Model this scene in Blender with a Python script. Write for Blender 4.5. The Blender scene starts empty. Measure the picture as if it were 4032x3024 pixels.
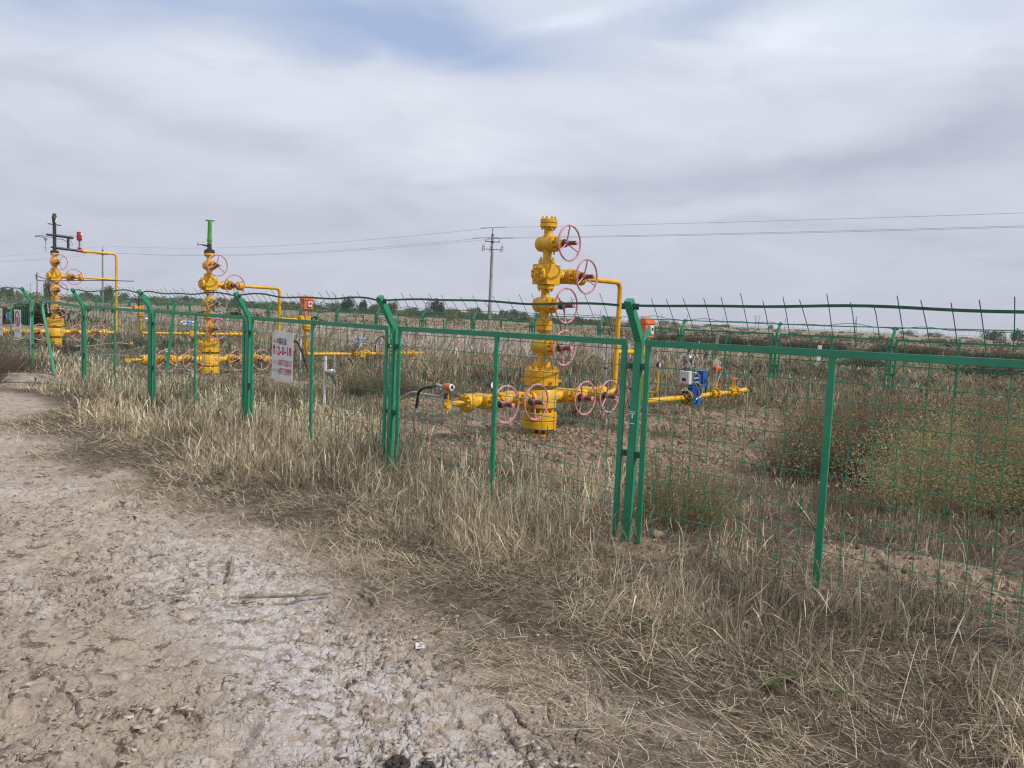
import bpy, math, random
import numpy as np
from mathutils import Vector, Matrix

# ------------------------------------------------------------------ camera, sky, sun, exposure
scene = bpy.context.scene
COL = scene.collection
R = math.radians
PITCH, ROLL, EYE = 0.08797, 0.04456, 1.65
cam_data = bpy.data.cameras.new("camera")
cam_data.sensor_width = 36.0
cam_data.lens = 3028.0 / 4032.0 * 36.0
cam_data.clip_start, cam_data.clip_end = 0.05, 9000.0
cam = bpy.data.objects.new("camera", cam_data)
COL.objects.link(cam)
_cp, _sp, _cr, _sr = math.cos(PITCH), math.sin(PITCH), math.cos(ROLL), math.sin(ROLL)
_fw = Vector((0, _cp, -_sp)); _u0 = Vector((0, _sp, _cp)); _r0 = Vector((1, 0, 0))
_rt = _r0 * _cr + _u0 * _sr; _up = _u0 * _cr - _r0 * _sr
M = Matrix((_rt, _up, -_fw)).transposed().to_4x4(); M.translation = (0, 0, EYE)
cam.matrix_world = M
scene.camera = cam

SUN_AZ = math.atan2(-0.42, 0.90)       # direction towards the sun, seen from above (x, y)
SUN_EL = R(44)
sun_dir = Vector((math.cos(SUN_EL) * math.cos(SUN_AZ), math.cos(SUN_EL) * math.sin(SUN_AZ), math.sin(SUN_EL)))
sd = bpy.data.lights.new("sun", 'SUN'); sd.energy = 3.5; sd.angle = R(4.0); sd.color = (1.0, 0.95, 0.87)
so = bpy.data.objects.new("sun", sd); COL.objects.link(so)
so.rotation_euler = sun_dir.to_track_quat('Z', 'Y').to_euler()

vs = scene.view_settings
vs.view_transform = 'Standard'; vs.look = 'None'; vs.exposure = 0.0; vs.gamma = 1.0; vs.use_curve_mapping = False
scene.cycles.max_bounces = 6; scene.cycles.diffuse_bounces = 3; scene.cycles.transparent_max_bounces = 6
scene.cycles.sample_clamp_indirect = 4.0
scene.cycles.use_denoising = True; scene.cycles.denoiser = 'OPENIMAGEDENOISE'; scene.cycles.denoising_input_passes = 'RGB_ALBEDO_NORMAL'; scene.cycles.denoising_prefilter = 'ACCURATE'; scene.cycles.filter_width = 1.2

world = bpy.data.worlds.new("World"); scene.world = world; world.use_nodes = True
SKY_GAPS = [(0.72, (-0.346, 0.34, 0.236, 0.041, -0.03)), (0.675, (-0.121, 0.339, 0.159, 0.036, -0.18)), (0.63, (-0.561, 0.308, 0.11, 0.045, 0)), (0.315, (-0.034, 0.315, 0.181, 0.03, 0.1)), (0.405, (0.205, 0.357, 0.083, 0.022, 0.1)), (0.27, (-0.25, 0.302, 0.103, 0.022, 0)), (0.225, (0.528, 0.33, 0.124, 0.03, 0))]
SKY_SHADES = [(0.176, (0.346, 0.319, 0.138, 0.03, 0.05)), (0.162, (0.063, 0.354, 0.102, 0.012, 0.12)), (0.121, (-0.069, 0.193, 0.102, 0.027, 0.05)), (0.108, (-0.396, 0.251, 0.229, 0.036, 0)), (0.068, (0.069, 0.25, 0.229, 0.03, 0)), (-0.168, (0.546, 0.228, 0.157, 0.039, 0.18)), (-0.146, (0.402, 0.187, 0.169, 0.02, 0.08)), (-0.088, (0.149, 0.173, 0.181, 0.017, 0)), (-0.111, (-0.482, 0.207, 0.169, 0.023, -0.03)), (-0.068, (-0.097, 0.163, 0.042, 0.011, 0)), (-0.055, (-0.454, 0.102, 0.181, 0.017, 0)), (0.081, (0.523, 0.296, 0.072, 0.036, 0)), (0.068, (-0.523, 0.171, 0.157, 0.024, 0)), (-0.055, (0.433, 0.106, 0.181, 0.024, 0)), (0.054, (0.22, 0.132, 0.181, 0.018, 0)), (-0.045, (-0.245, 0.106, 0.151, 0.021, 0))]
def ramp_v(n, L, src, a, c, lo, hi):
    q = n.new('ShaderNodeMapRange'); q.inputs[1].default_value = a; q.inputs[2].default_value = c; q.inputs[3].default_value = lo; q.inputs[4].default_value = hi
    q.interpolation_type = 'SMOOTHSTEP'; L.new(src, q.inputs[0]); return q.outputs[0]
def build_world():
    nt = world.node_tree; n = nt.nodes; L = nt.links; n.clear()
    out = n.new('ShaderNodeOutputWorld'); bg = n.new('ShaderNodeBackground'); bg.inputs[1].default_value = 0.102
    L.new(bg.outputs[0], out.inputs[0])
    sky = n.new('ShaderNodeTexSky'); sky.sky_type = 'NISHITA'; sky.sun_disc = False
    sky.sun_elevation = SUN_EL; sky.sun_rotation = math.pi / 2 - SUN_AZ; sky.dust_density = 2.0
    tc = n.new('ShaderNodeTexCoord'); sep = n.new('ShaderNodeSeparateXYZ'); L.new(tc.outputs['Generated'], sep.inputs[0])
    def mth(op, a, b=None, clamp=False):
        m = n.new('ShaderNodeMath'); m.operation = op; m.use_clamp = clamp
        for k, q in enumerate((a, b)):
            if q is None: continue
            if isinstance(q, (int, float)): m.inputs[k].default_value = q
            else: L.new(q, m.inputs[k])
        return m.outputs[0]
    def ramp(src, pts, interp='EASE'):
        r = n.new('ShaderNodeValToRGB'); e = r.color_ramp; e.interpolation = interp
        while len(e.elements) < len(pts): e.elements.new(0.5)
        for k, (p, c) in enumerate(pts):
            e.elements[k].position = p; e.elements[k].color = (*c, 1) if len(c) == 3 else c
        L.new(src, r.inputs[0]); return r.outputs[0]
    def mix(f, a, b, mode='MIX'):
        m = n.new('ShaderNodeMix'); m.data_type = 'RGBA'; m.blend_type = mode
        if isinstance(f, (int, float)): m.inputs[0].default_value = f
        else: L.new(f, m.inputs[0])
        for k, q in ((6, a), (7, b)):
            if isinstance(q, tuple): m.inputs[k].default_value = (*q, 1)
            else: L.new(q, m.inputs[k])
        return m.outputs[2]
    # colours below are radiance x 10 (background strength 0.1)
    az = mth('ARCTAN2', sep.outputs[0], sep.outputs[1]); el = mth('ARCSINE', sep.outputs[2])
    mp3 = n.new('ShaderNodeMapping'); mp3.inputs['Scale'].default_value = (1, 1, 3.2); L.new(tc.outputs['Generated'], mp3.inputs[0])
    def n3(scale, detail, rough, dist):
        t = n.new('ShaderNodeTexNoise'); t.inputs['Scale'].default_value = scale; t.inputs['Detail'].default_value = detail
        t.inputs['Roughness'].default_value = rough; t.inputs['Distortion'].default_value = dist
        L.new(mp3.outputs[0], t.inputs[0]); return t
    wn = n3(3.2, 5, 0.55, 0.3); ws = n.new('ShaderNodeSeparateColor'); L.new(wn.outputs['Color'], ws.inputs[0])
    azw = mth('ADD', az, mth('MULTIPLY', mth('SUBTRACT', ws.outputs[0], 0.5), 0.34)); elw = mth('ADD', el, mth('MULTIPLY', mth('SUBTRACT', ws.outputs[1], 0.5), 0.13))
    def blob(a0, e0, ra, re, tilt=0.0):
        da = mth('SUBTRACT', azw, a0); de = mth('SUBTRACT', elw, e0); c, s_ = math.cos(tilt), math.sin(tilt)
        u = mth('DIVIDE', mth('ADD', mth('MULTIPLY', da, c), mth('MULTIPLY', de, s_)), ra); v = mth('DIVIDE', mth('SUBTRACT', mth('MULTIPLY', de, c), mth('MULTIPLY', da, s_)), re)
        q = mth('ADD', mth('MULTIPLY', u, u), mth('MULTIPLY', v, v)); return mth('POWER', 2.718, mth('MULTIPLY', q, -1.0))
    def total(lst):
        acc = None
        for k, args in lst:
            t = mth('MULTIPLY', blob(*args), k); acc = t if acc is None else mth('ADD', acc, t)
        return acc
    elev = ramp(mth('MAXIMUM', el, 0.0), [(0.0, (5.45, 5.7, 6.6)), (0.03, (5.6, 5.85, 6.8)), (0.17, (5.85, 6.25, 7.3)), (0.28, (6.6, 6.95, 7.95)), (0.40, (6.6, 7.15, 8.4)), (1.0, (6.3, 6.7, 7.9))], 'LINEAR')
    c1 = ramp(n3(1.7, 5, 0.5, 0.4).outputs[0], [(0.32, (0.955, 0.96, 0.97)), (0.50, (1.0, 1.0, 1.0)), (0.70, (1.045, 1.04, 1.03))])
    c2 = ramp(n3(6.5, 6, 0.55, 0.5).outputs[0], [(0.32, (0.925, 0.935, 0.95)), (0.50, (1, 1, 1)), (0.70, (1.06, 1.055, 1.04))])
    shade = total(SKY_SHADES)
    cloud = mix(1.0, mix(1.0, elev, c1, 'MULTIPLY'), c2, 'MULTIPLY')
    sh = n.new('ShaderNodeCombineXYZ')
    one = mth('ADD', shade, 1.0); L.new(one, sh.inputs[0]); L.new(one, sh.inputs[1]); L.new(mth('ADD', mth('MULTIPLY', shade, 0.8), 1.0), sh.inputs[2])
    cloud = mix(1.0, cloud, sh.outputs[0], 'MULTIPLY')
    gapm = mth('MULTIPLY', total(SKY_GAPS), ramp_v(n, L, n3(4.2, 6, 0.55, 0.6).outputs[0], 0.25, 0.65, 0.70, 1.1), True)
    skyc = mix(0.25, (4.6, 5.65, 8.1), sky.outputs[0])
    fin = mix(gapm, cloud, skyc)
    L.new(fin, bg.inputs[0])
build_world()

# ------------------------------------------------------------------ helpers
rnd = random.Random(11)
def link(o, parent=None):
    COL.objects.link(o)
    if parent is not None: o.parent = parent
    return o
def tag(o, label=None, cat=None, group=None, kind=None):
    if label: o['label'] = label
    if cat: o['category'] = cat
    if group: o['group'] = group
    if kind: o['kind'] = kind
    return o
def empty(name, loc=(0, 0, 0), rz=0.0):
    o = bpy.data.objects.new(name, None); o.empty_display_size = 0.2
    o.location = loc; o.rotation_euler = (0, 0, rz)
    return link(o)

def ortho(a):
    a = Vector(a).normalized()
    t = Vector((0, 0, 1)) if abs(a.z) < 0.9 else Vector((1, 0, 0))
    x = t.cross(a).normalized(); y = a.cross(x)
    return a, x, y

class MB:
    def __init__(s): s.v = []; s.f = []; s.m = []
    def add(s, vs, fs, mi=0):
        b = len(s.v); s.v.extend([tuple(p) for p in vs])
        s.f.extend([tuple(i + b for i in f) for f in fs]); s.m.extend([mi] * len(fs)); return s
    def box(s, c, d, rot=None, mi=0):
        c = Vector(c); hx, hy, hz = d[0] / 2, d[1] / 2, d[2] / 2
        vs = [Vector((x, y, z)) for z in (-hz, hz) for y in (-hy, hy) for x in (-hx, hx)]
        if rot is not None: vs = [rot @ p for p in vs]
        return s.add([c + p for p in vs], [(0, 2, 3, 1), (4, 5, 7, 6), (0, 1, 5, 4), (2, 6, 7, 3), (1, 3, 7, 5), (0, 4, 6, 2)], mi)
    def bar(s, p0, p1, w, h, up=(0, 0, 1), mi=0):
        p0, p1 = Vector(p0), Vector(p1); a = (p1 - p0); l = a.length; a.normalize()
        upv = Vector(up); y = upv.cross(a)
        if y.length < 1e-4: y = Vector((1, 0, 0)).cross(a)
        y.normalize(); z = a.cross(y)
        return s.box((p0 + p1) / 2, (l, w, h), Matrix((a, y, z)).transposed(), mi)
    def lathe(s, p, axis, prof, n=24, mi=0, cap=True):
        p = Vector(p); a, x, y = ortho(axis); vs = []; fs = []
        cs = [(math.cos(2 * math.pi * k / n), math.sin(2 * math.pi * k / n)) for k in range(n)]
        for t, r in prof:
            for c, q in cs: vs.append(p + a * t + (x * c + y * q) * r)
        for j in range(len(prof) - 1):
            for k in range(n):
                k2 = (k + 1) % n; fs.append((j * n + k, j * n + k2, (j + 1) * n + k2, (j + 1) * n + k))
        if cap: fs.append(tuple(range(n - 1, -1, -1))); fs.append(tuple(range((len(prof) - 1) * n, len(prof) * n)))
        return s.add(vs, fs, mi)
    def cyl(s, p0, p1, r, r2=None, n=20, mi=0):
        p0, p1 = Vector(p0), Vector(p1)
        return s.lathe(p0, p1 - p0, [(0, r), ((p1 - p0).length, r if r2 is None else r2)], n, mi)
    def disc(s, c, axis, r, th, n=32, mi=0, ch=0.006):
        h = th / 2
        return s.lathe(c, axis, [(-h, r - ch), (-h + ch, r), (h - ch, r), (h, r - ch)], n, mi)
    def bolts(s, c, axis, rc, count, h0, h1, r, mi=0, ph=0.0):
        c = Vector(c); a, x, y = ortho(axis)
        for k in range(count):
            t = 2 * math.pi * (k + 0.5) / count + ph; q = c + (x * math.cos(t) + y * math.sin(t)) * rc
            s.cyl(q + a * h0, q + a * h1, r, n=6, mi=mi)
            s.cyl(q + a * h1, q + a * (h1 + (h1 - h0) * 0.35), r * 0.55, n=6, mi=mi)
        return s
    def tube(s, pts, r, n=8, mi=0, closed=False, cap=True):
        pts = [Vector(p) for p in pts]; N = len(pts); vs = []; fs = []; ref = None
        rr = r if isinstance(r, (list, tuple)) else [r] * N
        for i, p in enumerate(pts):
            if closed: d = pts[(i + 1) % N] - pts[i - 1]
            else: d = pts[min(i + 1, N - 1)] - pts[max(i - 1, 0)]
            d.normalize()
            if ref is None: _, x, _ = ortho(d)
            else:
                x = ref - d * ref.dot(d)
                x = x.normalized() if x.length > 1e-5 else ortho(d)[1]
            ref = x; y = d.cross(x)
            for k in range(n):
                t = 2 * math.pi * k / n; vs.append(p + (x * math.cos(t) + y * math.sin(t)) * rr[i])
        for i in range(N if closed else N - 1):
            j = (i + 1) % N
            for k in range(n):
                k2 = (k + 1) % n; fs.append((i * n + k, i * n + k2, j * n + k2, j * n + k))
        if cap and not closed: fs.append(tuple(range(n - 1, -1, -1))); fs.append(tuple(range((N - 1) * n, N * n)))
        return s.add(vs, fs, mi)
    def torus(s, c, axis, rad, r, N=48, n=8, mi=0):
        c = Vector(c); a, x, y = ortho(axis)
        return s.tube([c + (x * math.cos(2 * math.pi * k / N) + y * math.sin(2 * math.pi * k / N)) * rad for k in range(N)], r, n, mi, closed=True)
    def sphere(s, c, r, n=10, mi=0, sc=(1, 1, 1)):
        c = Vector(c); vs = []; fs = []; m = n // 2 + 1
        for j in range(m + 1):
            th = math.pi * j / m
            for k in range(n):
                ph = 2 * math.pi * k / n
                vs.append(c + Vector((r * sc[0] * math.sin(th) * math.cos(ph), r * sc[1] * math.sin(th) * math.sin(ph), r * sc[2] * math.cos(th))))
        for j in range(m):
            for k in range(n):
                k2 = (k + 1) % n; fs.append((j * n + k, (j + 1) * n + k, (j + 1) * n + k2, j * n + k2))
        return s.add(vs, fs, mi)
    def build(s, name, mats, parent=None, bevel=0.0, flat=False):
        me = bpy.data.meshes.new(name); me.from_pydata(s.v, [], s.f); me.update()
        mats = mats if isinstance(mats, (list, tuple)) else [mats]
        for m in mats: me.materials.append(m)
        if len(mats) > 1: me.polygons.foreach_set('material_index', s.m)
        if not flat:
            me.shade_smooth()
            me.set_sharp_from_angle(angle=R(38))
        o = bpy.data.objects.new(name, me)
        if bevel:
            b = o.modifiers.new('bevel', 'BEVEL'); b.width = bevel; b.segments = 2; b.limit_method = 'ANGLE'; b.angle_limit = R(50)
        return link(o, parent)

def arc(pts, rad, seg=8):
    """polyline with its corners rounded"""
    pts = [Vector(p) for p in pts]; out = [pts[0]]
    for i in range(1, len(pts) - 1):
        a, b, c = pts[i - 1], pts[i], pts[i + 1]
        d0 = (a - b).normalized(); d1 = (c - b).normalized(); ang = d0.angle(d1)
        t = min(rad / math.tan(ang / 2), (a - b).length * 0.49, (c - b).length * 0.49)
        p0, p1 = b + d0 * t, b + d1 * t
        for k in range(seg + 1):
            q = k / seg; out.append(p0 * (1 - q) ** 2 + b * 2 * q * (1 - q) + p1 * q * q)
    out.append(pts[-1]); return out
def spline(pts, seg=8):
    pts = [Vector(p) for p in pts]; out = []; P = [pts[0]] + pts + [pts[-1]]
    for i in range(1, len(P) - 2):
        a, b, c, d = P[i - 1], P[i], P[i + 1], P[i + 2]
        for k in range(seg):
            t = k / seg
            out.append(0.5 * ((2 * b) + (c - a) * t + (2 * a - 5 * b + 4 * c - d) * t * t + (3 * b - a - 3 * c + d) * t ** 3))
    out.append(pts[-1]); return out

# ------------------------------------------------------------------ materials
def mat(name, col, rough=0.5, metal=0.0, col2=None, scale=6.0, amt=(0.42, 0.62), bump=0.0, bscale=60.0, col3=None, scale3=14.0, amt3=(0.62, 0.68), spec=0.5, attr=None, trans=0.0, streak=None):
    m = bpy.data.materials.new(name); m.use_nodes = True; nt = m.node_tree; n = nt.nodes; L = nt.links
    b = n['Principled BSDF']; b.inputs['Roughness'].default_value = rough; b.inputs['Metallic'].default_value = metal
    b.inputs['Specular IOR Level'].default_value = spec
    tc = n.new('ShaderNodeTexCoord')
    def noise(sc, det=5):
        t = n.new('ShaderNodeTexNoise'); t.inputs['Scale'].default_value = sc; t.inputs['Detail'].default_value = det; t.inputs['Roughness'].default_value = 0.6
        L.new(tc.outputs['Object'], t.inputs[0]); return t.outputs[0]
    def rmp(src, a, c):
        q = n.new('ShaderNodeMapRange'); q.inputs[1].default_value = a; q.inputs[2].default_value = c; q.interpolation_type = 'SMOOTHSTEP'
        L.new(src, q.inputs[0]); return q.outputs[0]
    def mx(f, a, c):
        q = n.new('ShaderNodeMix'); q.data_type = 'RGBA'; L.new(f, q.inputs[0])
        for k, w in ((6, a), (7, c)):
            if isinstance(w, tuple): q.inputs[k].default_value = (*w, 1)
            else: L.new(w, q.inputs[k])
        return q.outputs[2]
    cur = tuple(col)
    if attr:
        a = n.new('ShaderNodeAttribute'); a.attribute_name = attr; cur = a.outputs['Color']
    if col2 is not None: cur = mx(rmp(noise(scale), *amt), cur, tuple(col2))
    if col3 is not None: cur = mx(rmp(noise(scale3, 7), *amt3), cur, tuple(col3))
    if streak is not None:   # weathering that has run down the surface
        mp = n.new('ShaderNodeMapping'); mp.inputs['Scale'].default_value = (1, 1, 0.14); L.new(tc.outputs['Object'], mp.inputs[0])
        t = n.new('ShaderNodeTexNoise'); t.inputs['Scale'].default_value = 26.0; t.inputs['Detail'].default_value = 6.0; t.inputs['Roughness'].default_value = 0.65; L.new(mp.outputs[0], t.inputs[0])
        cur = mx(rmp(t.outputs[0], 0.55, 0.78), cur, tuple(streak))
    if isinstance(cur, tuple): b.inputs['Base Color'].default_value = (*cur, 1)
    else: L.new(cur, b.inputs['Base Color'])
    if bump:
        bp = n.new('ShaderNodeBump'); bp.inputs['Strength'].default_value = bump; bp.inputs['Distance'].default_value = 0.01
        L.new(noise(bscale, 6), bp.inputs['Height']); L.new(bp.outputs[0], b.inputs['Normal'])
    if trans:
        out = n['Material Output']; tr = n.new('ShaderNodeBsdfTranslucent'); ms = n.new('ShaderNodeMixShader'); ms.inputs[0].default_value = trans
        if isinstance(cur, tuple): tr.inputs[0].default_value = (*cur, 1)
        else: L.new(cur, tr.inputs[0])
        L.new(b.outputs[0], ms.inputs[1]); L.new(tr.outputs[0], ms.inputs[2]); L.new(ms.outputs[0], out.inputs[0])
    return m
YEL = mat('yellow_paint', (0.68, 0.375, 0.010), 0.42, col2=(0.56, 0.285, 0.009), scale=4, bump=0.2, bscale=50, col3=(0.22, 0.11, 0.03), scale3=16, amt3=(0.61, 0.73), streak=(0.36, 0.20, 0.03))
YELC = mat('yellow_paint_sunned', (0.69, 0.39, 0.014), 0.48, col2=(0.58, 0.31, 0.015), scale=4, bump=0.15, bscale=40, col3=(0.22, 0.115, 0.035), scale3=14, amt3=(0.62, 0.74), streak=(0.40, 0.23, 0.04))
SEAM = mat('dark_seam', (0.03, 0.018, 0.006), 0.8)
BLK = mat('black_rubber', (0.014, 0.014, 0.016), 0.5, col2=(0.03, 0.028, 0.026), scale=9)
BLKP = mat('black_paint', (0.018, 0.018, 0.02), 0.45, col2=(0.045, 0.04, 0.036), scale=12, col3=(0.2, 0.14, 0.04), scale3=9, amt3=(0.68, 0.75))
PINK = mat('faded_red_paint', (0.46, 0.20, 0.225), 0.55, col2=(0.56, 0.30, 0.32), scale=7, col3=(0.32, 0.085, 0.105), scale3=16, amt3=(0.56, 0.70))
DRED = mat('dark_red_paint', (0.13, 0.016, 0.03), 0.35, col2=(0.20, 0.04, 0.055), scale=20)
RED = mat('red_paint', (0.42, 0.035, 0.05), 0.4, col2=(0.30, 0.03, 0.04), scale=12)
GRN = mat('green_fence_paint', (0.016, 0.215, 0.108), 0.42, col2=(0.024, 0.255, 0.135), scale=3.5, bump=0.05, bscale=50, col3=(0.065, 0.17, 0.10), scale3=7, amt3=(0.57, 0.74), streak=(0.05, 0.20, 0.115))
GRNL = mat('green_fence_wire', (0.012, 0.16, 0.08), 0.45, col2=(0.02, 0.20, 0.105), scale=3)
GRND = mat('dark_green_strand', (0.010, 0.075, 0.045), 0.5, col2=(0.016, 0.11, 0.065), scale=5)
BGRN = mat('bright_green_paint', (0.055, 0.235, 0.03), 0.45, col2=(0.07, 0.28, 0.045), scale=8)
ORG = mat('orange_enamel', (0.68, 0.155, 0.05), 0.45, col2=(0.58, 0.125, 0.045), scale=6)
GREY = mat('grey_plastic', (0.42, 0.42, 0.44), 0.45, col2=(0.36, 0.36, 0.38), scale=10)
LGREY = mat('pale_grey_enamel', (0.58, 0.58, 0.62), 0.4, col2=(0.52, 0.52, 0.56), scale=6)
STEEL = mat('bare_steel', (0.55, 0.55, 0.56), 0.32, metal=0.9, col2=(0.4, 0.39, 0.38), scale=9)
GALV = mat('galvanised_pipe', (0.40, 0.40, 0.42), 0.5, metal=0.35, col2=(0.30, 0.30, 0.31), scale=8)
WHT = mat('white_paint', (0.74, 0.74, 0.74), 0.5, col2=(0.60, 0.60, 0.58), scale=7)
BLUE = mat('blue_enamel', (0.018, 0.095, 0.34), 0.4, col2=(0.02, 0.08, 0.27), scale=5)
LBLUE = mat('light_blue_enamel', (0.06, 0.26, 0.55), 0.4)
TEAL = mat('teal_enamel', (0.05, 0.25, 0.28), 0.4)
CONC = mat('weathered_concrete', (0.24, 0.235, 0.225), 0.85, col2=(0.17, 0.165, 0.16), scale=2.5, bump=0.2)
IRON = mat('dark_iron', (0.05, 0.05, 0.055), 0.55, metal=0.4)
RUST = mat('rusty_dark_steel', (0.10, 0.055, 0.04), 0.8, col2=(0.17, 0.08, 0.05), scale=12)
INS = mat('porcelain_insulator', (0.45, 0.45, 0.47), 0.3)
WIRE = mat('aluminium_cable', (0.16, 0.16, 0.18), 0.6)
PLATE = mat('white_sign_plate', (0.68, 0.69, 0.69), 0.45, col2=(0.60, 0.61, 0.60), scale=5)
TRED = mat('red_lettering', (0.42, 0.02, 0.05), 0.6)
TRED2 = mat('faded_red_lettering', (0.45, 0.18, 0.21), 0.7)
TBLK = mat('black_lettering', (0.02, 0.02, 0.03), 0.6)
TYEL = mat('faded_yellow_lettering', (0.55, 0.47, 0.32), 0.7)
LYEL = mat('emblem_yellow', (0.62, 0.58, 0.16), 0.6)
LORG = mat('emblem_orange', (0.42, 0.24, 0.08), 0.6)
GLASS = mat('display_glass', (0.02, 0.022, 0.025), 0.12)
WOOD = mat('dry_grey_stick', (0.30, 0.25, 0.20), 0.9, col2=(0.16, 0.13, 0.10), scale=20, bump=0.3)
BARK = mat('tree_bark', (0.13, 0.10, 0.075), 0.95, col2=(0.07, 0.055, 0.045), scale=6)
VEG = mat('plant_blades', (0.4, 0.3, 0.2), 0.85, attr='Col', spec=0.15, trans=0.22)
LEAF = mat('plant_leaves', (0.1, 0.1, 0.03), 0.8, attr='Col', spec=0.2, trans=0.25)
DUNG = mat('dark_dung', (0.022, 0.016, 0.012), 0.75, col2=(0.045, 0.034, 0.026), scale=40, bump=0.4, bscale=120)

# ------------------------------------------------------------------ site frame: U runs along the fences, V across the compound
U2 = np.array([0.7367, -0.6763]); V2 = np.array([0.6763, 0.7367]); F0 = np.array([0.948, 5.894])
SP = 2.967
RZ_V = math.atan2(V2[1], V2[0])
def site(s, off, z=0.0):
    p = F0 + U2 * s + V2 * off
    return Vector((p[0], p[1], z))

# ------------------------------------------------------------------ noise and terrain
rng = np.random.default_rng(5)
def _hash(ix, iy, seed):
    h = (ix.astype(np.int64) * 374761393 + iy.astype(np.int64) * 668265263 + seed * 1442695041) & 0xffffffff
    h = ((h ^ (h >> 13)) * 1274126177) & 0xffffffff
    h = ((h ^ (h >> 16)) * 2246822519) & 0xffffffff
    return ((h ^ (h >> 15)) & 0xffffff) / float(0xffffff)
def vnoise(x, y, seed=0):
    ix = np.floor(x); iy = np.floor(y); fx = x - ix; fy = y - iy
    fx = fx * fx * (3 - 2 * fx); fy = fy * fy * (3 - 2 * fy)
    a = _hash(ix, iy, seed); b = _hash(ix + 1, iy, seed); c = _hash(ix, iy + 1, seed); d = _hash(ix + 1, iy + 1, seed)
    return (a * (1 - fx) + b * fx) * (1 - fy) + (c * (1 - fx) + d * fx) * fy
def fbm(x, y, octv=4, seed=0, gain=0.5):
    t = 0; a = 1; n = 0
    for k in range(octv):
        t = t + a * vnoise(x * 2 ** k + 17.3 * k, y * 2 ** k - 9.1 * k, seed + k); n += a; a *= gain
    return t / n
def worley(x, y, seed=0):
    ix = np.floor(x); iy = np.floor(y); f1 = np.full(x.shape, 9.0); f2 = np.full(x.shape, 9.0); cid = np.zeros(x.shape); dx1 = np.zeros(x.shape); dy1 = np.zeros(x.shape)
    for i in (-1, 0, 1):
        for j in (-1, 0, 1):
            cx = ix + i; cy = iy + j
            px = cx + _hash(cx, cy, seed); py = cy + _hash(cx, cy, seed + 7)
            d = np.hypot(px - x, py - y); m = d < f1
            f2 = np.where(m, f1, np.minimum(f2, d)); h = _hash(cx, cy, seed + 13)
            cid = np.where(m, h, cid); dx1 = np.where(m, x - px, dx1); dy1 = np.where(m, y - py, dy1); f1 = np.where(m, d, f1)
    return f1, f2, cid, dx1, dy1
def sstep(a, b, x):
    t = np.clip((x - a) / (b - a), 0, 1); return t * t * (3 - 2 * t)
def so_of(x, y):
    dx, dy = x - F0[0], y - F0[1]
    return dx * U2[0] + dy * U2[1], dx * V2[0] + dy * V2[1]
def ell(s, o, cs, co, rs, ro): return ((s - cs) / rs) ** 2 + ((o - co) / ro) ** 2
def macro(x, y):
    x = np.asarray(x, float); y = np.asarray(y, float)
    h = -0.06 * np.exp(-(((x - 1.2) / 1.7) ** 2 + ((y - 5.4) / 1.7) ** 2))
    h = h + 0.17 * np.exp(-(((x + 9.25) / 0.85) ** 2 + ((y - 14.5) / 0.6) ** 2))
    h = h + 0.05 * (fbm(x * 0.35, y * 0.35, 3, 3) - 0.5) * sstep(3.0, 7.0, np.hypot(x, y))
    r = np.hypot(x, y)
    h = h + 1.6 * (fbm(x * 0.012, y * 0.012, 3, 41) - 0.5) * sstep(60, 220, r)
    return h
def hz(x, y): return float(macro(np.array([x]), np.array([y]))[0])
def edge_off(s):
    return -2.25 + 0.95 * sstep(-7.0, -9.5, s) + 0.10 * np.sin(s * 1.9 + 1) + 0.5 * (vnoise(s * 1.7, s * 0 + 3.3, 91) - 0.5)
def path_mask(x, y):
    s, o = so_of(x, y)
    heap = 1 - sstep(0.6, 1.3, ell(s, o, -13.35, -0.62, 1.5, 0.75) + 0.6 * (fbm(x * 1.5, y * 1.5, 3, 57) - 0.5))
    return np.maximum(heap, 1 - sstep(-0.30, 0.42, o - edge_off(s) + 0.7 * (fbm(x * 2.2, y * 2.2, 3, 55) - 0.5)))
def bare_mask(x, y):
    s, o = so_of(x, y); w = 0.9 * (fbm(x * 0.9, y * 0.9, 4, 21) - 0.5)
    m = np.zeros(x.shape)
    for cs, co, rs, ro, k in ((-3.2, 2.7, 3.1, 1.9, 1.0), (-3.2, 7.4, 1.8, 2.6, 1.0), (0.0, -0.12, 0.42, 0.34, 0.95), (1.48, -0.05, 0.22, 0.2, 0.8), (-12.6, 3.0, 3.0, 1.6, 0.9), (2.3, 0.95, 1.3, 0.40, 0.9), (-6.6, 4.2, 1.6, 1.1, 0.7), (-10.4, 4.4, 1.4, 0.8, 0.8), (-1.2, 5.2, 1.4, 2.2, 0.7)):
        m = np.maximum(m, k * (1 - sstep(0.55, 1.25, ell(s, o, cs, co, rs, ro) + w)))
    return m

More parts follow.
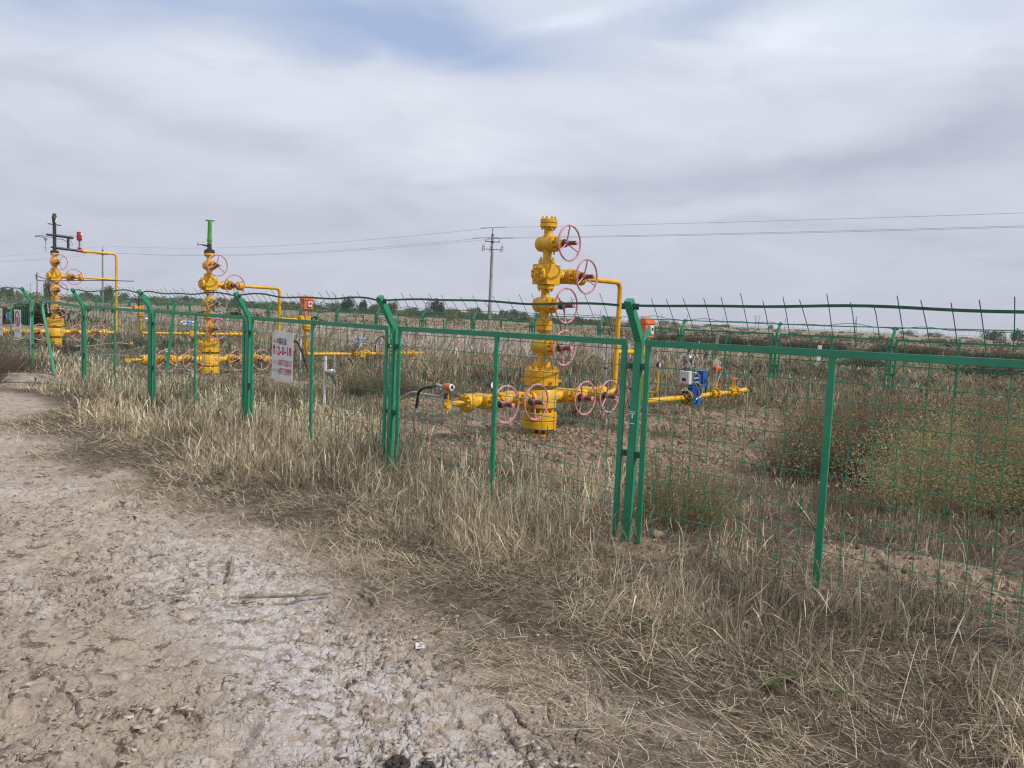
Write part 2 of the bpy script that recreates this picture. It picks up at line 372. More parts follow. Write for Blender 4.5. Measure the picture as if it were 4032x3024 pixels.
def np_mesh(name, verts, faces_idx, sizes, mats, parent=None, col=None, smooth=False, vcol_name='Col'):
    """verts (N,3); faces_idx flat loop vertex indices; sizes per face"""
    me = bpy.data.meshes.new(name)
    me.vertices.add(len(verts)); me.vertices.foreach_set('co', np.ascontiguousarray(verts, dtype=np.float32).ravel())
    me.loops.add(len(faces_idx)); me.loops.foreach_set('vertex_index', np.ascontiguousarray(faces_idx, dtype=np.int32))
    st = np.concatenate(([0], np.cumsum(sizes)[:-1])).astype(np.int32)
    me.polygons.add(len(sizes)); me.polygons.foreach_set('loop_start', st)
    try: me.polygons.foreach_set('loop_total', np.ascontiguousarray(sizes, dtype=np.int32))
    except Exception: pass
    if smooth: me.polygons.foreach_set('use_smooth', np.ones(len(sizes), dtype=bool))
    me.update(calc_edges=True)
    if col is not None:
        a = me.attributes.new(vcol_name, 'FLOAT_COLOR', 'POINT')
        if col.shape[1] == 3: col = np.concatenate((col, np.ones((len(col), 1))), 1)
        a.data.foreach_set('color', np.ascontiguousarray(col, dtype=np.float32).ravel())
    for m in (mats if isinstance(mats, (list, tuple)) else [mats]): me.materials.append(m)
    return link(bpy.data.objects.new(name, me), parent)

def ground_material():
    m = bpy.data.materials.new('ground_soil'); m.use_nodes = True; nt = m.node_tree; n = nt.nodes; L = nt.links
    b = n['Principled BSDF']; b.inputs['Roughness'].default_value = 0.95; b.inputs['Specular IOR Level'].default_value = 0.1
    tc = n.new('ShaderNodeTexCoord'); at = n.new('ShaderNodeAttribute'); at.attribute_name = 'mask'
    sep = n.new('ShaderNodeSeparateColor'); L.new(at.outputs['Color'], sep.inputs[0])
    def noise(sc, det=6, ro=0.6, dist=0.0):
        t = n.new('ShaderNodeTexNoise'); t.inputs['Scale'].default_value = sc; t.inputs['Detail'].default_value = det; t.inputs['Roughness'].default_value = ro; t.inputs['Distortion'].default_value = dist
        L.new(tc.outputs['Object'], t.inputs[0]); return t.outputs[0]
    def rmp(src, a, c, lo=0.0, hi=1.0):
        q = n.new('ShaderNodeMapRange'); q.inputs[1].default_value = a; q.inputs[2].default_value = c; q.inputs[3].default_value = lo; q.inputs[4].default_value = hi
        q.interpolation_type = 'SMOOTHSTEP'; L.new(src, q.inputs[0]); return q.outputs[0]
    def mx(f, a, c, mode='MIX'):
        q = n.new('ShaderNodeMix'); q.data_type = 'RGBA'; q.blend_type = mode
        if isinstance(f, float): q.inputs[0].default_value = f
        else: L.new(f, q.inputs[0])
        for k, w in ((6, a), (7, c)):
            if isinstance(w, tuple): q.inputs[k].default_value = (*w, 1)
            else: L.new(w, q.inputs[k])
        return q.outputs[2]
    def mth(op, a, c):
        q = n.new('ShaderNodeMath'); q.operation = op; q.use_clamp = True
        for k, w in ((0, a), (1, c)):
            if isinstance(w, (int, float)): q.inputs[k].default_value = w
            else: L.new(w, q.inputs[k])
        return q.outputs[0]
    fine = noise(95, 6, 0.7); mid = noise(14, 7, 0.62, 0.4); big = noise(2.3, 6, 0.6)
    # dirt of the track: tan silt, browner clods, pale salt crust
    dirt = mx(rmp(mid, 0.36, 0.64), (0.32, 0.262, 0.212), (0.455, 0.38, 0.312))
    dirt = mx(rmp(big, 0.40, 0.62), dirt, (0.43, 0.352, 0.282))
    dirt = mx(rmp(fine, 0.56, 0.72), dirt, (0.23, 0.18, 0.145))
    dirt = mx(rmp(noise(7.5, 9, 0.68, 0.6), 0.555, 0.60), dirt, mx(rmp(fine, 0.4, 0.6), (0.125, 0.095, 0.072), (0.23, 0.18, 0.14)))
    saltf = mth('MULTIPLY', sep.outputs[1], rmp(mid, 0.43, 0.53))
    dirt = mx(saltf, dirt, mx(rmp(fine, 0.35, 0.7), (0.60, 0.555, 0.535), (0.44, 0.39, 0.36)))
    # soil under the grass, coloured extra dark to deepen shade between the blades
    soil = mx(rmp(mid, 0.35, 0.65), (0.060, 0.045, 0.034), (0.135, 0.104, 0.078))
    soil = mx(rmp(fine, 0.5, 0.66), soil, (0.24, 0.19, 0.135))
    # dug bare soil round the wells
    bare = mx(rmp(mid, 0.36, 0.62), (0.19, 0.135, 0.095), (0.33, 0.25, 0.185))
    bare = mx(rmp(big, 0.5, 0.68), bare, (0.40, 0.315, 0.24))
    # far field: pale dry grass land with scrub tones
    wide = noise(0.05, 6, 0.6); wide2 = noise(0.35, 6, 0.65)
    far = mx(rmp(wide, 0.40, 0.60), (0.29, 0.235, 0.16), (0.19, 0.155, 0.105))
    far = mx(rmp(wide2, 0.50, 0.68), far, (0.12, 0.10, 0.07))
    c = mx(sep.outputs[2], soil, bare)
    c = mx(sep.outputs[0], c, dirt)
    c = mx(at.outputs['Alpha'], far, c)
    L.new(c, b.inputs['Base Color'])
    bp = n.new('ShaderNodeBump'); bp.inputs['Strength'].default_value = 0.9; bp.inputs['Distance'].default_value = 0.022
    vo = n.new('ShaderNodeTexVoronoi'); vo.feature = 'DISTANCE_TO_EDGE'; vo.inputs['Scale'].default_value = 13.0
    wv = n.new('ShaderNodeMix'); wv.data_type = 'VECTOR'; wv.inputs[0].default_value = 0.10; nc = n.new('ShaderNodeTexNoise'); nc.inputs['Scale'].default_value = 18.0; nc.inputs['Detail'].default_value = 4.0
    L.new(tc.outputs['Object'], nc.inputs[0]); L.new(tc.outputs['Object'], wv.inputs[4]); L.new(nc.outputs['Color'], wv.inputs[5]); L.new(wv.outputs[1], vo.inputs['Vector'])
    h1 = n.new('ShaderNodeMath'); h1.operation = 'MULTIPLY_ADD'; L.new(mth('MAXIMUM', rmp(vo.outputs['Distance'], 0.0, 0.05), rmp(noise(3.1, 4), 0.42, 0.54)), h1.inputs[0]); h1.inputs[1].default_value = 0.30; L.new(mid, h1.inputs[2])
    hh = n.new('ShaderNodeMath'); hh.operation = 'ADD'; L.new(noise(38, 8, 0.7), hh.inputs[0]); L.new(h1.outputs[0], hh.inputs[1])
    L.new(hh.outputs[0], bp.inputs['Height']); L.new(bp.outputs[0], b.inputs['Normal'])
    return m

def build_ground():
    a_f = np.linspace(R(-45), R(45), 960)
    a_b = np.linspace(R(47), R(313), 64)[1:-1]
    ang = np.concatenate((a_f, a_b)); NA = len(ang)
    rad = [0.35, 0.8, 1.2]
    while rad[-1] < 9.0: rad.append(rad[-1] * (1.0026 if rad[-1] > 2.0 else 1.03))
    while rad[-1] < 60: rad.append(rad[-1] * 1.012)
    while rad[-1] < 6000: rad.append(rad[-1] * 1.06)
    rad = np.array(rad); NR = len(rad)
    rr, aa = np.meshgrid(rad, ang, indexing='ij')
    x = (rr * np.sin(aa)).ravel(); y = (rr * np.cos(aa)).ravel(); r = rr.ravel()
    z = macro(x, y)
    pm = path_mask(x, y); bm = bare_mask(x, y) * (1 - pm)
    s, o = so_of(x, y)
    salt = (1 - sstep(0.15, 0.75, np.abs(o + 2.95 + 0.30 * np.sin(s * 0.8)) + 0.55 * (fbm(x * 1.3, y * 1.3, 4, 71) - 0.45))) * (0.25 * sstep(-5.5, -3.5, s) + 0.75 * sstep(-2.8, -0.6, s))
    salt = np.maximum(salt, 0.6 * sstep(0.64, 0.76, fbm(x * 1.1, y * 1.1, 4, 77)) )
    salt = salt * pm * sstep(0.30, 0.55, fbm(x * 5.5, y * 5.5, 4, 79) + 0.12)
    near = 1 - sstep(9, 16, r)
    q = r < 17
    xs, ys = x[q], y[q]
    dz = np.zeros(xs.shape)
    # lumps, hoof prints and curled mud flakes of the dried track
    wx = xs + 0.05 * (fbm(xs * 7, ys * 7, 3, 31) - 0.5) * 2; wy = ys + 0.05 * (fbm(xs * 7 + 40, ys * 7, 3, 33) - 0.5) * 2
    dz += 0.035 * (fbm(xs * 2.6, ys * 2.6, 4, 61) - 0.5)
    rough_zone = sstep(0.40, 0.62, fbm(xs * 1.4, ys * 1.4, 3, 63))
    f1, f2, cid, dx, dy = worley(wx * 9, wy * 9, 5)
    edge = sstep(0.0, 0.13, f2 - f1)
    tilt = (cid - 0.5) * 0.016 + (dx * (np.cos(cid * 40)) + dy * np.sin(cid * 40)) * 0.014
    dz += (tilt - 0.022 * (1 - edge)) * (0.35 + 0.65 * rough_zone)
    f1, f2, cid, dx, dy = worley(wx * 24 + 5, wy * 24, 9)
    edge2 = sstep(0.0, 0.16, f2 - f1)
    rz2 = sstep(0.36, 0.60, fbm(xs * 2.3 + 9, ys * 2.3, 3, 67))
    dz += ((cid - 0.5) * 0.011 + (dx * np.cos(cid * 50) + dy * np.sin(cid * 50)) * 0.009 - 0.012 * (1 - edge2)) * rz2
    f1, f2, cid, dx, dy = worley(wx * 48 + 15, wy * 48, 19)
    dz += ((cid - 0.5) * 0.006 + (dx * np.cos(cid * 50) + dy * np.sin(cid * 50)) * 0.006 - 0.004 * (1 - sstep(0.0, 0.2, f2 - f1))) * sstep(0.30, 0.58, fbm(xs * 3.7 + 2, ys * 3.7, 3, 68))
    # hollows
    pit = sstep(0.66, 0.78, fbm(xs * 3.1 + 3, ys * 3.1, 3, 69)); dz -= 0.045 * pit
    # two wheel ruts
    ss, oo = so_of(xs, ys)
    for ro in (-4.35, -3.55):
        dz -= 0.022 * np.exp(-((oo - ro + 0.12 * np.sin(ss * 1.1)) / 0.13) ** 2)
    clod = fbm(xs * 16, ys * 16, 4, 73); dz += 0.012 * (clod - 0.5)
    amp = 1.05 * (0.30 + 0.70 * np.maximum(pm[q], 0.55 * bm[q])) * near[q]
    z[q] += dz * amp
    # dug soil near the wells is lumpy at a larger scale
    z += bm * (0.07 * (fbm(x * 3.0, y * 3.0, 4, 83) - 0.5) + 0.06 * (fbm(x * 11, y * 11, 3, 84) - 0.5)) * (1 - sstep(25, 40, r))
    idx = np.arange(NR * NA).reshape(NR, NA)
    a0 = idx[:-1, :]; a1 = np.roll(idx, -1, axis=1)[:-1, :]; b0 = idx[1:, :]; b1 = np.roll(idx, -1, axis=1)[1:, :]
    quads = np.stack((a0, a1, b1, b0), -1).reshape(-1, 4)[:, ::-1]
    faces = np.concatenate((quads.ravel(), idx[0, :]))
    sizes = np.concatenate((np.full(len(quads), 4), [NA]))
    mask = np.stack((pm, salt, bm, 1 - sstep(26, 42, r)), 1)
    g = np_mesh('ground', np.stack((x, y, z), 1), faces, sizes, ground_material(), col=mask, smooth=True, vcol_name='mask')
    tag(g, 'dry sandy ground with a cracked mud track and bare soil round the wells', 'ground', kind='structure')
build_ground()

# ------------------------------------------------------------------ fences
RZ_U = math.atan2(U2[1], U2[0])
KINK = 1.507
def post_mesh(side, dent=0, seed=0):
    m = MB()
    m.box((0, 0, (KINK - 0.35) / 2), (0.06, 0.05, KINK + 0.35))
    a, b = Vector((0, 0, KINK - 0.012)), Vector((0, side * 0.192, KINK + 0.292))
    d = (b - a).normalized(); q = random.Random(seed)
    n = 7; nrm = Vector((1, 0, 0)); up = nrm.cross(d)
    vs = []
    for k in range(n):
        t = k / (n - 1); c = a.lerp(b, t)
        j = 0.011 * dent if 0 < k < n - 1 else 0
        for sx, sy in ((-1, -1), (1, -1), (1, 1), (-1, 1)):
            w = Vector((q.uniform(-1, 1), q.uniform(-1, 1), q.uniform(-1, 1))) * j
            vs.append(c + nrm * sx * 0.0303 + up * sy * 0.0253 + w)
    fs = [(0, 1, 2, 3), ((n - 1) * 4 + 3, (n - 1) * 4 + 2, (n - 1) * 4 + 1, (n - 1) * 4)]
    for k in range(n - 1):
        for e in range(4):
            e2 = (e + 1) % 4; fs.append((k * 4 + e2, k * 4 + e, (k + 1) * 4 + e, (k + 1) * 4 + e2))
    m.add(vs, fs); return m
def clip_mesh(sx):
    m = MB(); m.box((sx * 0.058, 0, 0), (0.062, 0.032, 0.048)); m.cyl((sx * 0.062, -0.017, 0), (sx * 0.062, -0.030, 0), 0.010, n=6); m.cyl((sx * 0.062, 0.017, 0), (sx * 0.062, 0.028, 0), 0.010, n=6)
    return m
def bracket_mesh(side):
    m = MB(); c = Vector((0, side * 0.165, KINK + 0.245))
    m.box(c, (0.15, 0.006, 0.046)); m.cyl(c + Vector((-0.06, -0.012, 0)), c + Vector((-0.06, 0.012, 0)), 0.009, n=6); m.cyl(c + Vector((0.06, -0.012, 0)), c + Vector((0.06, 0.012, 0)), 0.009, n=6)
    return m
PANEL_L = SP - 0.172
def frame_mesh():
    m = MB(); L2 = PANEL_L / 2
    m.box((0, 0, 1.482), (PANEL_L, 0.022, 0.048)); m.box((0, 0, -0.13), (PANEL_L - 0.09, 0.02, 0.04))
    for sx in (-1, 1): m.box((sx * (L2 - 0.0225), 0, 0.629), (0.045, 0.0205, 1.658))
    return m
def wires_mesh(side, seed, r=0.0021, tops=True, nv=20):
    q = random.Random(seed); m = MB(); n = 4
    for k in range(1, nv):
        x = -PANEL_L / 2 + PANEL_L * k / nv + q.uniform(-0.006, 0.006)
        if tops:
            lean = q.uniform(-0.02, 0.02); top = q.uniform(-0.05, 0.02)
            pts = [(x, 0, -0.08), (x, 0, 1.50), (x, side * 0.016, 1.56), (x + lean * 0.3, side * 0.062, 1.635), (x + lean * 0.7, side * 0.135, 1.735), (x + lean, side * (0.212 + top * 0.5), 1.832 + top)]
        else: pts = [(x, 0, 0.02), (x, 0, 1.46)]
        m.tube(pts, r, n)
    for k in range(12):
        z = 0.075 + 0.123 * k
        if z > 1.44: break
        j = q.uniform(-0.004, 0.004)
        m.tube([(-PANEL_L / 2 + 0.02, 0.0045, z), (0, 0.0045 + j, z + j * 2), (PANEL_L / 2 - 0.02, 0.0045, z)], r, n)
    if tops: m.tube([(-PANEL_L / 2, side * 0.086, 1.665), (0, side * 0.088, 1.66 + q.uniform(-.01, .01)), (PANEL_L / 2, side * 0.086, 1.665)], r * 1.1, n)
    return m
def strand_mesh(side, seed, amp=0.022, thick=0.024, l0=0.085, l1=0.085):
    q = random.Random(seed); pts = []; N = 22
    ph = [q.uniform(0, 6.28) for _ in range(3)]; L = SP
    for k in range(N + 1):
        t = k / N; x = -L / 2 + 0.06 + (L - 0.12) * t
        w = math.sin(math.pi * t) ** 0.5
        dz = amp * w * (0.9 * math.sin(2.3 * t * math.pi + ph[0]) + 0.5 * math.sin(5.1 * t * math.pi + ph[1]) + 0.4) + (0.03 * w if amp > 0.03 else 0.006 * w)
        dy = 0.018 * w * math.sin(4 * t * math.pi + ph[2])
        pts.append(Vector((x, side * (0.176 + 0.012 * w) + dy, KINK + 0.252 + dz)))
    m = MB(); vs = []; fs = []
    for i, p in enumerate(pts):
        for dyy, dzz in ((-0.003, -thick / 2), (0.003, -thick / 2), (0.003, thick / 2), (-0.003, thick / 2)): vs.append(p + Vector((0, dyy, dzz)))
    for i in range(len(pts) - 1):
        for e in range(4):
            e2 = (e + 1) % 4; fs.append((i * 4 + e, i * 4 + e2, (i + 1) * 4 + e2, (i + 1) * 4 + e))
    m.add(vs, fs); return m

FENCE_Z = {-1: -0.01, 0: 0.008, 1: 0.034, 2: 0.045}
def make_fence(label, origin, i0, i1, side, skip=(), dents=(), near=True, group=None):
    root = empty('fence', (origin[0], origin[1], 0), RZ_U); tag(root, label, 'fence')
    plain = None; clips = None; brk = None; fr = None; bar = None; wires = {}; strands = {}
    def shared(o, src):
        return o
    for i in range(i0, i1 + 1):
        p = site(0, 0); wx = origin[0] + U2[0] * SP * i; wy = origin[1] + U2[1] * SP * i; z0 = FENCE_Z.get(i, -0.005) if near else hz(wx, wy)
        q = random.Random(i * 7 + (1 if near else 99))
        if i in dents: po = post_mesh(side, dents[i] if isinstance(dents, dict) else 1, i).build('fence_post', GRN, root)
        elif plain is None: po = plain = post_mesh(side).build('fence_post', GRN, root, bevel=0.004 if near else 0)
        else: po = plain.copy(); link(po, root)
        po.location = (i * SP, 0, z0); po.rotation_euler = (q.uniform(-.008, .008), q.uniform(-.010, .010), q.uniform(-.05, .05))
        for sx in (-1, 1):
            for zz in (1.30, 0.62):
                if clips is None: clips = {}
                if sx not in clips: c = clips[sx] = clip_mesh(sx).build('clip', GRND, po)
                else: c = clips[sx].copy(); link(c, po)
                c.location = (0, 0.004, zz)
        if brk is None: br = brk = bracket_mesh(side).build('strand_bracket', GRND, po)
        else: br = brk.copy(); link(br, po)
        if i == i1 or i in skip: continue
        z1 = FENCE_Z.get(i + 1, -0.005) if near else hz(wx + U2[0] * SP, wy + U2[1] * SP)
        if fr is None: f = fr = frame_mesh().build('fence_panel', GRN, root, bevel=0.003 if near else 0)
        else: f = fr.copy(); link(f, root)
        f.location = ((i + 0.5) * SP, 0, (z0 + z1) / 2); f.rotation_euler = (0, -math.atan2(z1 - z0, SP), 0)
        if bar is None:
            mb = MB(); mb.box((0, 0, 0.629), (0.045, 0.0212, 1.658)); b = bar = mb.build('middle_bar', GRN, f)
        else: b = bar.copy(); link(b, f)
        k = i % 3 if near else i % 2
        if k not in wires: w = wires[k] = wires_mesh(side, k + (0 if near else 40), 0.0029 if near else 0.0025).build('wire_mesh', GRNL, f)
        else: w = wires[k].copy(); link(w, f)
        if near or k not in strands: s = strands[k] = strand_mesh(side, i * 3 + 5, 0.009 if i >= 0 else ((0.013 if i == -1 else 0.024) if near else 0.04), 0.0185 if near else 0.015).build('top_strand', GRND, f)
        else: s = strands[k].copy(); link(s, f)
    return root

near_fence = make_fence('tall green wire mesh fence along the muddy track in front of the wells', F0, -7, 2, -1, skip=(-5,), dents={0: 0.25, -1: 0.5, -3: 1.5, -2: .3})
# torn plate at the bend of the nearest post, old paper marks on its face
def torn_plate():
    post = [c for c in near_fence.children if c.name.startswith('fence_post')]
    p0 = min(post, key=lambda c: abs(c.location.x)); m = MB()
    m.add([(0.031, 0.025, 1.50), (0.034, -0.028, 1.475), (0.036, 0.028, 1.60), (0.040, 0.062, 1.535), (0.038, 0.075, 1.60), (0.045, 0.085, 1.55),
           (0.033, 0.025, 1.50), (0.036, -0.028, 1.475), (0.038, 0.028, 1.60), (0.042, 0.062, 1.535), (0.040, 0.075, 1.60), (0.047, 0.085, 1.55)],
          [(0, 1, 3, 2), (2, 3, 5, 4), (8, 9, 7, 6), (10, 11, 9, 8), (1, 0, 6, 7), (5, 3, 9, 11), (3, 1, 7, 9), (2, 4, 10, 8), (4, 5, 11, 10)])
    m.build('torn_plate', GRN, p0)
    for pc, marks in ((p0, [(0.95, 0.05, 0.006), (0.935, 0.05, 0.006), (0.915, 0.012, 0.03), (0.86, 0.045, 0.007)]),
                      (min(post, key=lambda c: abs(c.location.x + SP)), [(1.40, 0.008, 0.06), (1.30, 0.022, 0.014), (1.265, 0.022, 0.011), (1.235, 0.02, 0.010), (1.19, 0.016, 0.008), (1.16, 0.006, 0.05), (1.02, 0.014, 0.008), (0.89, 0.016, 0.008)])):
        for z, w, h in marks:
            mm = MB(); mm.box((-0.004, -0.0262, z), (w, 0.0016, h)); mm.build('pale_paint_mark', WHT, pc)
    p5 = min(post, key=lambda c: abs(c.location.x + 5 * SP)); mm = MB(); mm.box((-0.006, -0.027, 0.76), (0.05, 0.004, 0.84)); mm.box((-0.006, -0.027, 1.36), (0.03, 0.004, 0.10))
    mm.build('grey_sleeve', LGREY, p5)
torn_plate()
far_fence = make_fence('green wire mesh fence at the back of the compound with posts leaning outward', np.array([9.36, 19.09]), -24, 2, 1, dents={-9: 3.0, -13: 1.0, -2: 2.2}, near=False)

# the panel torn loose beside the second post from the left
def broken_panel():
    root = empty('torn_fence', (F0[0], F0[1], 0), RZ_U)
    tag(root, 'bent green fence panel torn from its post beside the sand heap', 'fence panel')
    def P(s, o, z): return Vector((s, o, z))
    m = MB(); m.bar(P(-14.22, 0.0, 1.545), P(-12.0, -0.02, 1.475), 0.022, 0.05); m.build('top_rail', GRN, root)
    m = MB(); m.bar(P(-14.22, 0.0, 1.53), P(-12.98, -0.12, 0.03), 0.022, 0.046, (0, 1, 0)); m.build('side_bar', GRN, root)
    m = MB(); m.bar(P(-13.0, -0.12, 0.05), P(-14.45, -0.50, 0.06), 0.022, 0.05); m.build('bottom_rail', GRN, root)
    m = MB()
    for k in range(9):
        z = 1.33 - 0.14 * k; m.tube([P(-14.72, 0.0, z + 0.03), P(-13.6, 0.03, z - 0.03), P(-12.0, 0, z)], 0.002, 4)
    for k in range(7):
        s = -13.7 + 0.24 * k; m.tube([P(s, 0.0, 1.49), P(s + 0.25, 0.0, 0.8), P(s + 0.42, 0, 0.15)], 0.002, 4)
    m.build('wire_mesh', GRNL, root)
    m = MB(); m.add([P(-13.77, -0.03, 1.52), P(-13.70, -0.035, 1.30), P(-13.62, -0.03, 1.31), P(-13.72, -0.02, 1.45)], [(0, 1, 2, 3)]); m.build('white_scrap', WHT, root)
broken_panel()
def inner_leaf():
    root = empty('gate_leaf', (F0[0], F0[1], 0), RZ_U)
    tag(root, 'leaning green gate leaf standing behind the fence below the left wellhead', 'gate')
    a, b, c, d = Vector((-12.6, 1.6, 1.56)), Vector((-11.75, 1.6, 1.60)), Vector((-12.05, 1.55, 0.05)), Vector((-12.75, 1.55, 0.05))
    m = MB(); m.bar(a, b, 0.025, 0.05); m.build('top_rail', GRN, root)
    m = MB(); m.bar(b, c, 0.025, 0.05, (0, 1, 0)); m.build('side_bar', GRN, root)
    m = MB()
    for k in range(9):
        t = k / 9; m.tube([a.lerp(d, t), b.lerp(c, t)], 0.0022, 4)
    for k in range(1, 6):
        t = k / 6; m.tube([a.lerp(b, t), d.lerp(c, t)], 0.0022, 4)
    m.build('wire_mesh', GRNL, root)
inner_leaf()
def loose_strand(label, pts):
    m = MB(); m.tube(spline([site(*p) for p in pts], 6), 0.008, 6); o = m.build('loose_strand', BLK); tag(o, label, 'cable')
loose_strand('black strand curling down to the second fence post from the left', [(-13.98, -0.18, 2.04), (-13.35, -0.2, 1.97), (-12.7, -0.2, 1.90), (-12.3, -0.2, 1.80), (-12.05, -0.18, 1.77)])
loose_strand('straight black strand hanging in front of the left wellhead', [(-14.0, -0.15, 2.02), (-13.75, -0.15, 1.93), (-12.9, 0.2, 1.955), (-11.9, 0.4, 1.97), (-10.9, 0.5, 1.965)])

# ------------------------------------------------------------------ wellheads (local x = across the compound, -y = where the handwheels point)
def handwheel(parent, spoke_ph, y=-0.385, Rr=0.235):
    m = MB(); c = Vector((0, y, 0)); m.torus(c, (0, 1, 0), Rr, 0.0135, 44, 8)
    for k in range(3):
        t = spoke_ph + k * 2 * math.pi / 3; d = Vector((math.cos(t), 0, math.sin(t)))
        m.tube([c + Vector((0, 0.045, 0)) + d * 0.024, c + Vector((0, 0.03, 0)) + d * 0.09, c + d * Rr], [0.014, 0.012, 0.010], 8)
    for k in range(9):
        t = k * 2 * math.pi / 9 + 0.2; d = Vector((math.cos(t), 0, math.sin(t))); m.sphere(c + d * (Rr - 0.012), 0.010, 6)
    m.cyl(c + Vector((0, 0.065, 0)), c + Vector((0, 0.0, 0)), 0.036, 0.036, 16)
    m.build('handwheel', PINK, parent)
    m = MB(); m.cyl(c + Vector((0, 0.0, 0)), c + Vector((0, -0.125, 0)), 0.030, n=16); m.lathe(c + Vector((0, -0.125, 0)), (0, -1, 0), [(0, 0.030), (0.004, 0.024)], 16, 1)
    m.build('stem_cover', [DRED, PINK], parent)
def gate_valve(root, loc, ph, mt, vertical=True):
    m = MB()
    m.lathe((0, 0.185, 0), (0, -1, 0), [(0, 0.02), (0.004, 0.055), (0.018, 0.085), (0.04, 0.101), (0.065, 0.106), (0.315, 0.106), (0.322, 0.098)], 28)
    m.lathe((0, -0.075, 0), (0, -1, 0), [(0, 0.1075), (0.012, 0.111), (0.075, 0.111), (0.082, 0.106)], 28)
    m.bolts((0, -0.157, 0), (0, -1, 0), 0.083, 8, -0.002, 0.026, 0.015)
    m.lathe((0, -0.157, 0), (0, -1, 0), [(0, 0.066), (0.06, 0.060), (0.135, 0.052)], 20)
    ax = (0, 0, 1) if vertical else (1, 0, 0)
    a = Vector(ax); m.lathe(-a * 0.135, ax, [(0, 0.062), (0.03, 0.070), (0.24, 0.070), (0.27, 0.062)], 20)
    m.lathe((0, -0.285, 0), (0, -1, 0), [(0, 0.055), (0.014, 0.060), (0.03, 0.05), (0.045, 0.05)], 14, 1)
    if vertical: m.cyl((0.0, -0.12, -0.10), (0.0, -0.12, -0.15), 0.014, n=6)
    o = m.build('gate_valve', [mt, BLKP], root); o.location = loc
    handwheel(o, ph); return o
def flange_pair(m, c, axis, r, th, nb, gap=0.005, br=0.013, blt=0.022):
    c = Vector(c); a = Vector(axis).normalized()
    m.disc(c - a * (th / 2 + gap / 2), axis, r, th); m.disc(c + a * (th / 2 + gap / 2), axis, r, th)
    m.cyl(c - a * gap, c + a * gap, r - 0.012, n=28, mi=1)
    if nb:
        m.bolts(c + a * (th + gap / 2), a, r * 0.76, nb, -0.002, blt, br); m.bolts(c - a * (th + gap / 2), -a, r * 0.76, nb, -0.002, blt, br)

